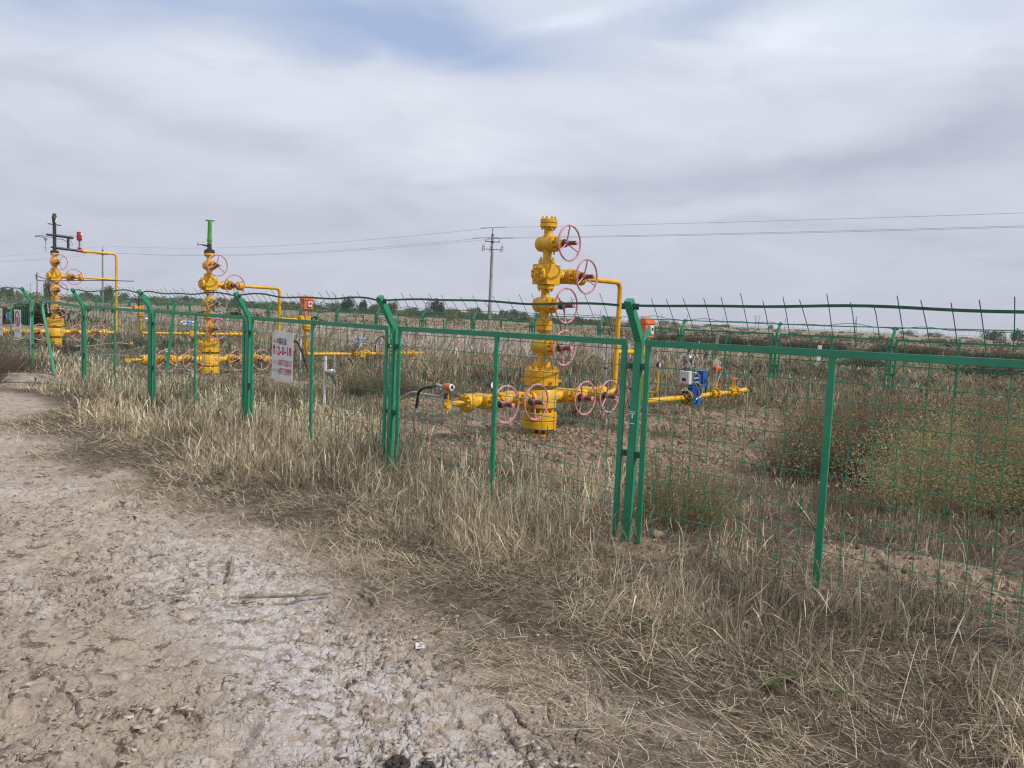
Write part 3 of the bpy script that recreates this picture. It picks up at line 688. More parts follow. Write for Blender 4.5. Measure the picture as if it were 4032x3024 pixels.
ZK = ([-1.0, 0.0, 0.52, 1.0, 2.275, 2.71, 3.06, 4.2], [-1.0, 0.0, 0.532, 0.985, 2.245, 2.665, 2.995, 4.135])
def zfit(root):
    for c in root.children:
        if c.location.length > 1e-6: c.location.z = float(np.interp(c.location.z, *ZK)); continue
        for o in [c] + list(c.children_recursive):
            for v in o.data.vertices: v.co.z = float(np.interp(v.co.z, *ZK))
def wellhead(name_label, loc, zoff, variant, mt, phs):
    root = empty('wellhead', (loc[0], loc[1], hz(*loc) + zoff), RZ_V); tag(root, name_label, 'wellhead', 'gas wellheads standing in the fenced compound')
    B2 = [mt, SEAM]
    # foot
    if variant == 'A':
        m = MB(); m.disc((0, 0, 0.008), (0, 0, 1), 0.17, 0.05); m.lathe((0, 0, 0.02), (0, 0, 1), [(0, 0.12), (0.03, 0.105), (0.09, 0.11)], 28, 1)
        m.build('casing_foot', [mt, DRED], root)
        m = MB(); flange_pair(m, (0, 0, 0.208), (0, 0, 1), 0.242, 0.108, 12, 0.007, 0.020, 0.034)
        m.lathe((0, 0, 0.31), (0, 0, 1), [(0, 0.13), (0.10, 0.16)], 28); m.build('casing_flange', B2, root)
    elif variant == 'B':
        m = MB(); m.cyl((0, 0, -0.1), (0, 0, 0.215), 0.185, n=30); m.build('casing_foot', mat('red_oxide_casing', (0.33, 0.085, 0.05), 0.8, col2=(0.25, 0.12, 0.06), scale=8), root)
        m = MB(); m.disc((0, 0, 0.28), (0, 0, 1), 0.242, 0.145); m.bolts((0, 0, 0.352), (0, 0, 1), 0.2, 12, -0.002, 0.025, 0.018); m.lathe((0, 0, 0.345), (0, 0, 1), [(0, 0.15), (0.05, 0.17)], 28); m.build('casing_flange', B2, root)
    else:
        m = MB(); m.cyl((0, 0, -0.1), (0, 0, 0.39), 0.13, n=30); m.cyl((0, 0, 0.05), (0, 0, 0.33), 0.185, n=30); m.build('casing_foot', mt, root)
    # spool with side outlets
    m = MB(); m.lathe((0, 0, 0.385), (0, 0, 1), [(0, 0.22), (0.008, 0.228), (0.245, 0.228), (0.262, 0.215), (0.264, 0.15), (0.30, 0.15)], 40)
    for sx in (-1, 1): m.lathe((sx * 0.20, 0, 0.52), (sx, 0, 0), [(0, 0.115), (0.045, 0.110), (0.05, 0.075), (0.11, 0.075)], 24)
    sp = m.build('casing_spool', mt, root)
    mm = MB(); mm.box((0.10, -0.207, 0.54), (0.09, 0.02, 0.055), Matrix.Rotation(0.45, 3, 'Z')); mm.build('name_plate', GREY, sp)
    # tubing head
    m = MB(); m.disc((0, 0, 0.765), (0, 0, 1), 0.240, 0.12); m.disc((0, 0, 0.882), (0, 0, 1), 0.240, 0.105); m.cyl((0, 0, 0.82), (0, 0, 0.835), 0.232, n=36, mi=1)
    m.bolts((0, 0, 0.934), (0, 0, 1), 0.198, 12, -0.002, 0.040, 0.025); m.bolts((0, 0, 0.705), (0, 0, -1), 0.198, 12, -0.002, 0.022, 0.022)
    th = m.build('tubing_head', B2, root)
    for k in range(6):
        t = k * math.pi / 3 + 0.25; d = Vector((math.cos(t), math.sin(t), 0)); ms = MB(); c = Vector((0, 0, 0.765))
        ms.cyl(c + d * 0.235, c + d * 0.262, 0.030, n=6); ms.cyl(c + d * 0.262, c + d * 0.29, 0.018, n=6); ms.build('lock_screw', mt, th)
    m = MB(); m.disc((0, 0, 1.005), (0, 0, 1), 0.118, 0.075); m.bolts((0, 0, 1.043), (0, 0, 1), 0.092, 8, -0.002, 0.024, 0.015); m.lathe((0, 0, 1.04), (0, 0, 1), [(0, 0.066), (0.02, 0.060), (0.13, 0.060)], 24)
    m.build('tubing_flange', B2, root)
    gate_valve(root, (0, 0, 1.265), phs[0], mt)
    m = MB(); m.cyl((0, 0, 1.38), (0, 0, 1.50), 0.060, n=24); flange_pair(m, (0, 0, 1.557), (0, 0, 1), 0.116, 0.064, 8); m.cyl((0, 0, 1.62), (0, 0, 1.75), 0.060, n=24); m.build('flange_pair', B2, root)
    gate_valve(root, (0, 0, 1.85), phs[1], mt)
    m = MB(); m.cyl((0, 0, 1.95), (0, 0, 2.08), 0.060, n=24); m.disc((0, 0, 2.10), (0, 0, 1), 0.118, 0.06); m.bolts((0, 0, 2.07), (0, 0, -1), 0.092, 8, -0.002, 0.024, 0.014); m.build('cross_flange', B2, root)
    m = MB(); m.disc((0, 0, 2.452), (0, 0, 1), 0.118, 0.066); m.bolts((0, 0, 2.485), (0, 0, 1), 0.092, 8, -0.002, 0.026, 0.014); m.cyl((0, 0, 2.48), (0, 0, 2.60), 0.060, n=24); m.build('cross_flange', B2, root)
    m = MB(); m.box((0, 0, 2.275), (0.275, 0.275, 0.285)); cb = m.build('cross_block', mt, root, bevel=0.006)
    m = MB(); m.disc((-0.165, 0, 2.275), (-1, 0, 0), 0.118, 0.058); m.bolts((-0.194, 0, 2.275), (-1, 0, 0), 0.088, 8, -0.002, 0.024, 0.015); m.cyl((-0.19, 0, 2.275), (-0.215, 0, 2.275), 0.05, n=20); m.cyl((-0.215, 0, 2.275), (-0.245, 0, 2.275), 0.024, n=6); m.build('blind_flange', B2, root)
    # wing
    m = MB(); m.lathe((0.137, 0, 2.275), (1, 0, 0), [(0, 0.10), (0.06, 0.098), (0.065, 0.055), (0.18, 0.055)], 24); m.build('wing_neck', mt, root)
    gate_valve(root, (0.42, 0, 2.275), phs[2], mt, False)
    m = MB(); m.cyl((0.54, 0, 2.275), (0.70, 0, 2.275), 0.055, n=20); flange_pair(m, (0.745, 0, 2.275), (1, 0, 0), 0.108, 0.052, 8); m.build('wing_flange', B2, root)
    gate_valve(root, (0, 0, 2.71), phs[3], mt)
    m = MB(); m.cyl((0, 0, 2.81), (0, 0, 2.95), 0.060, n=24)
    if variant == 'A': flange_pair(m, (0, 0, 3.008), (0, 0, 1), 0.118, 0.056, 8, 0.006, 0.016, 0.026); m.build('top_flange', B2, root)
    else: m.disc((0, 0, 2.975), (0, 0, 1), 0.118, 0.055); m.bolts((0, 0, 2.947), (0, 0, -1), 0.092, 8, -0.002, 0.022, 0.015); m.build('top_flange', B2, root)
    # casing arms
    for k, (sx, x) in enumerate(((-1, 0.53), (-1, 1.12), (1, 0.53), (1, 1.12))): gate_valve(root, (sx * x, 0, 0.52), phs[4 + k], mt, False)
    for sx in (-1, 1):
        m = MB(); m.cyl((sx * 0.30, 0, 0.52), (sx * 0.42, 0, 0.52), 0.068, n=20); m.cyl((sx * 0.64, 0, 0.52), (sx * 1.0, 0, 0.52), 0.066, n=20); flange_pair(m, (sx * 0.83, 0, 0.52), (1, 0, 0), 0.108, 0.05, 8); m.build('arm_flange', B2, root)
        m = MB(); m.cyl((sx * 1.24, 0, 0.52), (sx * 1.37, 0, 0.52), 0.066, n=20); flange_pair(m, (sx * 1.42, 0, 0.52), (1, 0, 0), 0.118, 0.055, 8, 0.006, 0.017, 0.026); m.build('end_flange', B2, root)
    # nipple, tee and pressure transmitter on the free arm
    m = MB(); m.cyl((-1.47, 0, 0.52), (-1.52, 0, 0.52), 0.022, n=10); m.lathe((-1.52, 0, 0.52), (-1, 0, 0), [(0, 0.030), (0.06, 0.032), (0.062, 0.036), (0.10, 0.036), (0.102, 0.031), (0.20, 0.033)], 16); m.box((-1.77, 0, 0.515), (0.085, 0.07, 0.085)); m.cyl((-1.81, 0, 0.515), (-1.835, 0, 0.515), 0.03, n=12)
    m.cyl((-1.77, 0, 0.48), (-1.77, 0, 0.40), 0.014, n=8); m.cyl((-1.77, 0, 0.555), (-1.77, 0, 0.66), 0.014, n=10); m.build('gauge_tee', mt, root)
    if variant == 'A':
        m = MB(); m.cyl((-1.77, 0, 0.66), (-1.77, 0, 0.70), 0.028, n=14); m.sphere((-1.77, 0, 0.745), 0.05, 12); m.lathe((-1.77, 0.06, 0.745), (0, -1, 0), [(0, 0.042), (0.10, 0.045), (0.12, 0.045)], 18); tr = m.build('pressure_transmitter', ORG, root)
        m = MB(); m.lathe((-1.77, -0.062, 0.745), (0, -1, 0), [(0, 0.045), (0.012, 0.042)], 18); m.lathe((-1.77, -0.074, 0.745), (0, -1, 0), [(0, 0.024), (0.004, 0.022)], 14, 1); m.build('display', [WHT, BLK], tr)
        m = MB(); m.box((-1.80, 0.0, 0.62), (0.03, 0.03, 0.075)); m.build('black_sleeve', BLK, root)
    # gauges on the arms
    if variant != 'C':
        m = MB(); m.cyl((-0.95, 0.03, 0.60), (-0.95, 0.03, 0.68), 0.010, n=8); m.lathe((-0.95, 0.06, 0.735), (0, -1, 0), [(0, 0.05), (0.04, 0.052)], 20); g = m.build('pressure_gauge', IRON, root)
        m = MB(); m.lathe((-0.95, 0.018, 0.735), (0, -1, 0), [(0, 0.045), (0.003, 0.044)], 20); m.build('gauge_dial', WHT, g)
    if variant == 'B':
        m = MB(); m.disc((0, 0, 3.03), (0, 0, 1), 0.118, 0.052); m.bolts((0, 0, 3.055), (0, 0, 1), 0.09, 8, -0.002, 0.026, 0.016); m.lathe((0, 0, 3.05), (0, 0, 1), [(0, 0.06), (0.07, 0.052), (0.075, 0.047), (0.16, 0.047)], 20)
        blk = m.build('black_adapter', BLKP, root)
        m = MB(); m.cyl((-0.03, 0.03, 3.17), (-0.15, 0.10, 3.185), 0.024, 0.012, 10); m.cyl((-0.15, 0.10, 3.185), (-0.21, 0.13, 3.19), 0.008, n=8); m.cyl((-0.21, 0.13, 3.14), (-0.21, 0.13, 3.24), 0.007, n=8); m.build('needle_valve', [IRON], blk)
        m = MB(); m.lathe((0, 0, 3.20), (0, 0, 1), [(0, 0.046), (0.08, 0.048), (0.084, 0.058), (0.11, 0.058), (0.115, 0.048), (0.46, 0.042), (0.50, 0.044), (0.55, 0.044)], 22); lb = m.build('lubricator_tube', BGRN, root)
        m = MB(); m.lathe((0, 0, 3.405), (0, 0, 1), [(0, 0.0455), (0.012, 0.0455)], 22); m.build('white_band', WHT, lb)
        m = MB(); m.bar((-0.075, 0.05, 3.735), (0.085, -0.055, 3.735), 0.018, 0.022); m.build('cross_handle', IRON, lb)
    if variant == 'C':
        m = MB(); m.disc((0, 0, 3.03), (0, 0, 1), 0.118, 0.05); m.bolts((0, 0, 3.053), (0, 0, 1), 0.09, 8, -0.002, 0.026, 0.016)
        m.lathe((0, 0, 3.04), (0, 0, 1), [(0, 0.05), (0.9, 0.05), (0.905, 0.062), (0.98, 0.062), (0.985, 0.072), (1.06, 0.072), (1.10, 0.055), (1.27, 0.05), (1.275, 0.03)], 18)
        m.cyl((-0.17, 0.05, 3.88 + 0.0), (0.17, -0.05, 3.86), 0.016, n=8)
        bk = m.build('black_lubricator', BLKP, root)
        m = MB(); m.cyl((0.02, -0.045, 3.93), (0.035, -0.05, 4.08), 0.024, n=8); m.sphere((0.0, 0, 4.10), 0.016, 8); m.build('white_scrap', WHT, bk)
        m = MB(); m.tube([(-0.22, 0.03, 3.55), (0, 0, 3.545), (0.52, 0, 3.52)], [0.03, 0.045, 0.04], 10); m.tube([(0.38, 0, 3.52), (0.38, 0, 3.17)], 0.036, 10); m.tube([(-0.10, 0, 3.18), (0, 0, 3.17), (0.62, 0, 3.14)], [0.025, 0.045, 0.036], 10); m.build('black_manifold', BLKP, root)
        m = MB(); m.bar((-0.32, 0.05, 3.50), (-0.32, 0.05, 3.60), 0.012, 0.02, (1, 0, 0)); m.tube([(-0.22, .03, 3.55), (-0.32, .05, 3.55)], 0.008, 6); m.build('needle_valve', GALV, root)
        m = MB(); m.lathe((-0.24, 0.06, 3.40), (0, -1, 0), [(0, 0.035), (0.10, 0.04)], 14); gt = m.build('pressure_transmitter', TEAL, root)
        m = MB(); m.cyl((-0.24, 0.01, 3.36), (-0.24, 0.01, 3.06), 0.014, n=8); m.cyl((-0.36, 0.01, 3.17), (-0.08, 0.0, 3.17), 0.010, n=8); m.cyl((-0.30, 0.01, 3.05), (-0.18, 0.01, 3.05), 0.008, n=6); m.build('manifold_stem', GALV, gt)
        m = MB(); m.tube(spline([(-0.24, .03, 3.44), (-0.42, .06, 3.47), (-0.5, .06, 3.44), (-0.42, .06, 3.50), (-0.06, 0, 3.47)], 6), 0.010, 6); m.tube(spline([(0.05, 0, 3.44), (0.22, -.02, 3.44), (0.36, 0, 3.36)], 6), 0.010, 6); m.build('signal_cable', BLK, root)
        m = MB(); m.cyl((0.62, 0, 3.14), (0.80, 0, 3.135), 0.048, n=16); m.lathe((0.70, 0, 3.16), (0, 0, 1), [(0, 0.04), (0.05, 0.045), (0.055, 0.06), (0.075, 0.06)], 16); rv = m.build('control_valve', RED, root)
        m = MB(); m.cyl((0.66, 0, 3.23), (0.66, 0, 3.45), 0.007, n=6); m.cyl((0.74, 0, 3.23), (0.74, 0, 3.45), 0.007, n=6); m.cyl((0.70, 0.04, 3.23), (0.70, 0.04, 3.45), 0.006, n=6); m.build('yoke', STEEL, rv)
        m = MB(); m.cyl((0.70, 0, 3.22), (0.70, 0, 3.48), 0.014, n=8); m.lathe((0.70, 0, 3.45), (0, 0, 1), [(0, 0.05), (0.03, 0.075), (0.10, 0.078), (0.16, 0.085), (0.165, 0.076), (0.27, 0.076), (0.275, 0.05)], 18); ah = m.build('actuator_head', RED, rv)
        m = MB(); m.box((0.745, -0.06, 3.66), (0.07, 0.02, 0.09), Matrix.Rotation(0.6, 3, 'Z')); m.box((0.745, -0.06, 3.55), (0.03, 0.02, 0.03), Matrix.Rotation(0.6, 3, 'Z')); m.build('white_label', WHT, ah)
        m = MB(); m.tube(spline([(0.62, 0, 3.57), (0.5, 0, 3.60), (0.42, 0, 3.55), (0.5, 0, 3.3), (0.42, 0, 3.3)], 6), 0.009, 6); m.build('flexible_conduit', GALV, rv)
    zfit(root)
    return root

WA, WB, WC = (0.4086, 10.772), (-6.9936, 17.6227), (-14.196, 23.798)
def D(*a): return [R(x) for x in a]
wA = wellhead('nearest wellhead, a tall all yellow valve tree with a bolted top flange', WA, 0.0, 'A', YEL, D(272, 270, 90, 92, 272, 272, 0, 100))
wB = wellhead('middle wellhead, a yellow valve tree topped by a green tube', WB, -0.18, 'B', YELC, D(275, 85, 268, 80, 100, 95, 75, 272))
wC = wellhead('left wellhead, a yellow valve tree topped by black piping and a red valve', WC, 0.0, 'C', YELC, D(300, 60, 270, 55, 60, 280, 95, 85))

# ------------------------------------------------------------------ flow lines
def shutoff_box(root, cx, z, cable=True):
    """angle shut-off valve with an orange actuator box standing on it"""
    m = MB(); m.cyl((cx - 0.14, 0, z), (cx, 0, z), 0.05, n=18); flange_pair(m, (cx - 0.16, 0, z), (1, 0, 0), 0.105, 0.042, 8, 0.006, 0.015, 0.024); m.box((cx, 0, z + 0.005), (0.16, 0.15, 0.17))
    m.cyl((cx, 0, z - 0.08), (cx, 0, z - 0.14), 0.055, n=18); flange_pair(m, (cx, 0, z - 0.19), (0, 0, 1), 0.105, 0.05, 8, 0.006, 0.015, 0.024)
    sv = m.build('shutoff_valve', [YEL, SEAM], root, bevel=0.004)
    return sv
def orange_box(sv, cx, z):
    m = MB()
    for sx in (-1, 1): m.box((cx + sx * 0.06, 0, z + 0.16), (0.02, 0.07, 0.17))
    m.box((cx, 0, z + 0.095), (0.14, 0.1, 0.02)); m.build('yoke', ORG, sv)
    m = MB(); m.box((cx, 0, z + 0.355), (0.26, 0.20, 0.22)); m.box((cx, 0, z + 0.478), (0.30, 0.245, 0.028)); m.box((cx, 0, z + 0.512), (0.262, 0.205, 0.046))
    m.bolts((cx, 0, z + 0.49), (0, -1, 0), 0.0, 1, 0.11, 0.12, 0.012)
    for k in range(4): m.cyl((cx - 0.09 + 0.06 * k, -0.1, z + 0.507), (cx - 0.09 + 0.06 * k, -0.108, z + 0.507), 0.008, n=6)
    bx = m.build('actuator_box', ORG, sv, bevel=0.006)
    for sx in (-1, 1):
        m = MB(); y = 0.0; m.tube(arc([(cx + sx * 0.075 - 0.04, y, z + 0.53), (cx + sx * 0.075 - 0.04, y, z + 0.585), (cx + sx * 0.075 + 0.04, y, z + 0.585), (cx + sx * 0.075 + 0.04, y, z + 0.53)], 0.02, 3), 0.008, 6); m.build('lift_handle', ORG, bx)
    m = MB(); m.box((cx + 0.02, -0.118, z + 0.37), (0.11, 0.04, 0.14)); dp = m.build('display_unit', LGREY, bx, bevel=0.006)
    m = MB(); m.box((cx + 0.02, -0.1395, z + 0.375), (0.05, 0.004, 0.045)); m.build('screen', GLASS, dp)
    m = MB(); c = Vector((cx + 0.20, 0, z + 0.38)); m.torus(c, (1, 0, 0), 0.075, 0.010, 24, 6); m.cyl(c - Vector((0.07, 0, 0)), c + Vector((0.01, 0, 0)), 0.016, n=10)
    for k in range(3):
        t = k * 2.094 + 0.4; m.tube([c, c + Vector((0, math.cos(t), math.sin(t))) * 0.075], 0.008, 6)
    m.build('handwheel', BLK, bx)
    m = MB()
    for zz in (0.31, 0.40): m.cyl((cx - 0.13, -0.03, z + zz), (cx - 0.17, -0.03, z + zz), 0.014, n=8)
    m.build('cable_gland', STEEL, bx)
def small_gauge(root, cx, z, y=-0.28):
    m = MB(); m.tube(arc([(cx, -0.02, z - 0.35), (cx, y, z - 0.35), (cx, y, z - 0.02)], 0.05, 5), 0.016, 8); g = m.build('gauge_pipe', YEL, root)
    m = MB(); m.cyl((cx, y, z - 0.02), (cx, y, z + 0.06), 0.009, n=8); m.cyl((cx - 0.02, y, z), (cx + 0.07, y, z), 0.013, n=8); m.box((cx + 0.09, y, z), (0.03, 0.02, 0.045)); m.build('needle_valve', STEEL, g)
    m = MB(); m.lathe((cx, y + 0.02, z + 0.105), (0, -1, 0), [(0, 0.048), (0.045, 0.05)], 20); m.lathe((cx, y - 0.0255, z + 0.105), (0, -1, 0), [(0, 0.043), (0.003, 0.042)], 20, 1); m.build('pressure_gauge', [IRON, GREY], g)
def hand_gate(root, x0, x1, z, r=0.095):
    m = MB()
    for x in (x0, x1): flange_pair(m, (x, 0, z), (1, 0, 0), r, 0.024, 6, 0.004, 0.013, 0.02)
    xc = (x0 + x1) / 2; m.cyl((x0, 0, z), (x1, 0, z), 0.055, n=18); m.box((xc, 0, z + 0.08), (0.11, 0.08, 0.06)); m.tube(arc([(xc - 0.05, 0, z + 0.10), (xc - 0.04, 0, z + 0.24), (xc + 0.04, 0, z + 0.24), (xc + 0.05, 0, z + 0.10)], 0.03, 4), 0.012, 8)
    g = m.build('hand_valve', [YEL, SEAM], root)
    m = MB(); m.torus((xc, 0, z + 0.27), (0, 0, 1), 0.075, 0.009, 24, 6); m.cyl((xc, 0, z + 0.2), (xc, 0, z + 0.31), 0.010, n=8)
    for k in range(3):
        t = k * 2.094; m.tube([(xc, 0, z + 0.27), (xc + 0.075 * math.cos(t), 0.075 * math.sin(t), z + 0.27)], 0.007, 6)
    m.build('handwheel', PINK, g)

def flow_line(label, loc, kind, zt, zf, zwing, zarm, meter):
    root = empty('flow_line', (loc[0], loc[1], hz(*loc)), RZ_V); tag(root, label, 'pipeline', 'yellow flow lines leading from the wellheads')
    B2 = [YEL, SEAM]; r = 0.038
    m = MB()
    top = zwing if kind != 'C' else 3.07
    x0 = 0.80 if kind != 'C' else 0.86
    m.tube(arc([(x0, 0, top), (1.79, 0, top), (1.79, 0, zarm), (1.475, 0, zarm)], 0.13, 8), r, 16)
    for zz in (top - 0.16, zt + 0.1, zt - 0.1): m.torus((1.79, 0, zz), (0, 0, 1), r + 0.001, 0.004, 20, 6)
    m.build('riser_pipe', YEL, root)
    if kind == 'C':
        m = MB(); m.tube([(0.80, 0, zwing), (1.76, 0, zwing)], 0.034, 14); m.build('branch_pipe', YEL, root)
        m = MB(); m.lathe((0.79, 0, top), (1, 0, 0), [(0, 0.06), (0.05, 0.064), (0.10, 0.064), (0.12, 0.045)], 16); m.build('union_nut', YELC, root)
    m = MB(); m.tube([(1.79, 0, zt), (2.28, 0, zt)], r, 16); m.build('link_pipe', YEL, root)
    sv = shutoff_box(root, 2.55, zt + 0.0)
    if kind != 'C': orange_box(sv, 2.55, zt + (0.0 if kind == 'A' else 0.03))
    else:
        m = MB(); m.tube(spline([(2.5, 0, zt + 0.1), (2.45, 0, zt + 0.3), (2.2, 0, zt + 0.32)], 5), 0.02, 8); m.cyl((2.5, 0, zt + 0.09), (2.5, 0, zt + 0.42), 0.03, n=10); m.build('stem', IRON, sv)
        m = MB(); m.sphere((2.15, 0, zt + 0.22), 0.045, 10); m.build('transmitter', LBLUE, sv)
    m = MB(); m.tube(arc([(2.55, 0, zt - 0.24), (2.55, 0, zf), (4.02, 0, zf)], 0.13, 8), 0.046 if kind == 'A' else 0.042, 16); m.build('ground_pipe', YEL, root)
    small_gauge(root, 2.60, zt - 0.30)
    if meter == 'blue':
        m = MB(); m.disc((4.02, 0, zf), (1, 0, 0), 0.135, 0.03); m.bolts((4.0, 0, zf), (-1, 0, 0), 0.105, 8, -0.002, 0.035, 0.026, mi=1); m.build('ball_valve_flange', [YEL, BLKP], root)
        m = MB(); m.disc((4.065, 0, zf), (1, 0, 0), 0.14, 0.04); m.box((4.19, 0, zf + 0.06), (0.17, 0.15, 0.34)); m.box((4.33, 0, zf + 0.0), (0.12, 0.20, 0.28)); m.box((4.30, 0.03, zf + 0.22), (0.16, 0.12, 0.12)); m.box((4.50, 0, zf + 0.36), (0.17, 0.20, 0.24)); m.lathe((4.50, 0.1, zf + 0.26), (0, -1, 0), [(0, 0.085), (0.2, 0.085)], 20); m.box((4.38, 0, zf + 0.30), (0.12, 0.14, 0.20)); m.cyl((4.26, 0.0, zf + 0.28), (4.26, 0, zf + 0.62), 0.02, n=8)
        av = m.build('blue_ball_valve', BLUE, root, bevel=0.004)
        mm = MB(); mm.box((4.33, -0.1015, zf + 0.02), (0.09, 0.004, 0.07)); mm.build('name_plate', GREY, av)
        m = MB(); m.box((3.86, -0.06, zf + 0.37), (0.09, 0.20, 0.235)); cb = m.build('control_box', LGREY, root, bevel=0.008)
        m = MB(); m.box((3.812, -0.06, zf + 0.375), (0.010, 0.175, 0.21)); m.build('box_door', LGREY, cb, bevel=0.003)
        m = MB(); m.box((3.805, -0.06, zf + 0.335), (0.006, 0.075, 0.05)); m.box((3.8055, -0.0, zf + 0.44), (0.004, 0.02, 0.012), mi=1); m.build('screen', [GLASS, TRED2], cb)
        m = MB(); m.box((3.98, -0.04, zf + 0.36), (0.14, 0.14, 0.20)); m.cyl((3.94, -0.02, zf + 0.44), (3.94, -0.02, zf + 0.60), 0.04, n=14); m.cyl((4.06, 0, zf + 0.44), (4.06, 0, zf + 0.56), 0.05, n=14); m.box((4.15, -0.04, zf + 0.47), (0.11, 0.1, 0.12)); m.cyl((4.12, -0.04, zf + 0.55), (4.20, -0.02, zf + 0.57), 0.016, n=8); m.cyl((4.02, -.02, zf + .57), (4.02, -.02, zf + .60), .03, n=10)
        m.cyl((4.0, -0.08, zf + 0.34), (4.22, -0.10, zf + 0.35), 0.022, n=10); m.cyl((4.0, -0.10, zf + 0.27), (4.2, -0.12, zf + 0.28), 0.02, n=10); m.build('hydraulic_block', STEEL, cb)
        m = MB(); m.lathe((3.84, -0.04, zf + 0.52), (1, 0, -0.0), [(0, 0.03), (0.02, 0.036), (0.13, 0.036)], 14); m.build('hand_pump', BLK, cb)
        m = MB(); m.cyl((3.98, -0.02, zf + 0.56), (3.98, -0.02, zf + 0.66), 0.010, n=8); m.lathe((3.955, -0.02, zf + 0.71), (1, -0.3, 0), [(0, 0.052), (0.045, 0.054), (0.05, 0.046)], 20); m.build('pressure_gauge', STEEL, cb)
        m = MB(); m.box((3.86, -0.02, zf + 0.60), (0.02, 0.03, 0.05)); m.bar((3.72, -0.08, zf + 0.30), (3.72, -0.08, zf + 0.13), 0.018, 0.018, (0, 1, 0)); m.bar((3.72, -0.08, zf + 0.14), (3.64, -0.14, zf + 0.165), 0.018, 0.018, mi=1); m.build('hand_lever', [RED, WHT], cb)
        m = MB(); m.cyl((3.90, -0.02, zf + 0.25), (3.92, -0.01, zf + 0.13), 0.03, n=10); m.cyl((3.99, -0.01, zf + 0.25), (4.0, 0, zf + 0.13), 0.035, n=10); m.build('box_bracket', GALV, cb)
        for k, pts in enumerate(([(4.05, -0.12, zf + 0.30), (4.2, -0.16, zf + 0.12), (4.08, -0.17, zf - 0.02), (4.14, -0.17, zf + 0.02)], [(4.2, -0.12, zf + 0.26), (4.33, -0.17, zf + 0.20), (4.28, -0.17, zf + 0.10), (4.22, -0.16, zf + 0.12)], [(4.0, -0.12, zf + 0.46), (4.12, -0.16, zf + 0.44), (4.18, -0.14, zf + 0.34)])):
            m = MB(); m.tube(spline(pts, 6), 0.007, 6); m.build('steel_tube', STEEL, cb)
        m = MB(); m.tube(spline([(4.24, -0.10, zf + 0.28), (4.2, -0.20, zf + 0.12), (4.0, -0.22, zf + 0.03), (3.82, -0.16, zf + 0.0), (3.80, -0.06, zf + 0.08)], 7), 0.018, 8); m.build('black_hose', BLK, cb)
        xs = 4.40
    else:
        m = MB(); flange_pair(m, (4.03, 0, zf), (1, 0, 0), 0.105, 0.03, 8, 0.006, 0.016, 0.024); flange_pair(m, (4.46, 0, zf), (1, 0, 0), 0.105, 0.03, 8, 0.006, 0.016, 0.024); m.box((4.27, 0, zf), (0.16, 0.15, 0.18)); m.cyl((4.05, 0, zf), (4.44, 0, zf), 0.055, n=16); m.cyl((4.22, 0, zf - 0.09), (4.22, 0, zf - 0.20), 0.014, n=8); m.cyl((4.12, 0, zf - 0.06), (4.12, 0, zf - 0.11), 0.01, n=6); fm = m.build('flow_meter', B2, root, bevel=0.003)
        m = MB(); m.box((4.03, -0.02, zf + 0.23), (0.22, 0.22, 0.22)); m.lathe((4.03, -0.13, zf + 0.27), (0, -1, 0), [(0, 0.09), (0.02, 0.085)], 24); m.cyl((4.22, 0, zf + 0.08), (4.22, 0, zf + 0.36), 0.06, n=16); m.cyl((4.28, -0.06, zf + 0.26), (4.34, -0.09, zf + 0.26), 0.035, n=12); m.build('meter_case', STEEL, fm, bevel=0.02)
        m = MB(); m.cyl((4.14, 0, zf + 0.40), (4.28, 0, zf + 0.40), 0.055, n=18); m.cyl((4.21, 0, zf + 0.33), (4.21, 0, zf + 0.38), 0.035, n=12); m.build('meter_head', LBLUE, fm)
        m = MB(); m.tube(spline([(4.12, 0, zf + 0.42), (4.0, 0, zf + 0.44), (3.93, -0.02, zf + 0.41), (3.98, -0.03, zf + 0.38), (4.13, -0.03, zf + 0.37)], 5), 0.012, 6); m.cyl((4.28, 0, zf + 0.41), (4.42, 0, zf + 0.41), 0.016, n=8); m.build('steel_fitting', STEEL, fm)
        m = MB(); m.tube(spline([(4.42, 0, zf + 0.41), (4.5, 0, zf + 0.37), (4.46, 0, zf + 0.25), (4.38, -0.02, zf + 0.2)], 6), 0.016, 8); m.build('signal_cable', BLK, fm)
        m = MB(); m.cyl((4.22, 0, zf - 0.2), (4.22, 0, zf - 0.27), 0.018, n=8); m.build('white_tag', WHT, fm)
        xs = 4.46
    zo = zf + (0.0 if kind != 'A' else 0.02)
    m = MB(); m.tube([(xs, 0, zf), (4.94, 0, zo)], 0.042, 14); m.tube([(5.14, 0, zo), (5.72, 0, zo)], 0.042, 14); m.build('outlet_pipe', YEL, root)
    m = MB(); flange_pair(m, (4.96, 0, zo), (1, 0, 0), 0.10, 0.026, 8, 0.004, 0.013, 0.02); flange_pair(m, (5.15, 0, zo), (1, 0, 0), 0.10, 0.026, 8, 0.004, 0.013, 0.02); m.cyl((4.96, 0, zo), (5.15, 0, zo), 0.06, n=14); of = m.build('orifice_flange', B2, root)
    m = MB()
    for dx in (-0.03, 0.02, 0.07): m.cyl((5.05 + dx, 0, zo + 0.05), (5.05 + dx, 0, zo + 0.25), 0.009, n=6)
    m.build('impulse_pipe', YEL, of)
    m = MB(); m.box((5.05, 0, zo + 0.47), (0.10, 0.09, 0.11)); m.cyl((5.05, 0, zo + 0.38), (5.05, 0, zo + 0.43), 0.03, n=12); m.lathe((5.10, -0.02, zo + 0.47), (0.2, -1, 0), [(0, 0.045), (0.06, 0.045)], 16); tx = m.build('transmitter', ORG, of, bevel=0.008)
    m = MB(); m.box((5.115, -0.082, zo + 0.47), (0.04, 0.01, 0.05)); m.build('screen', GLASS, tx)
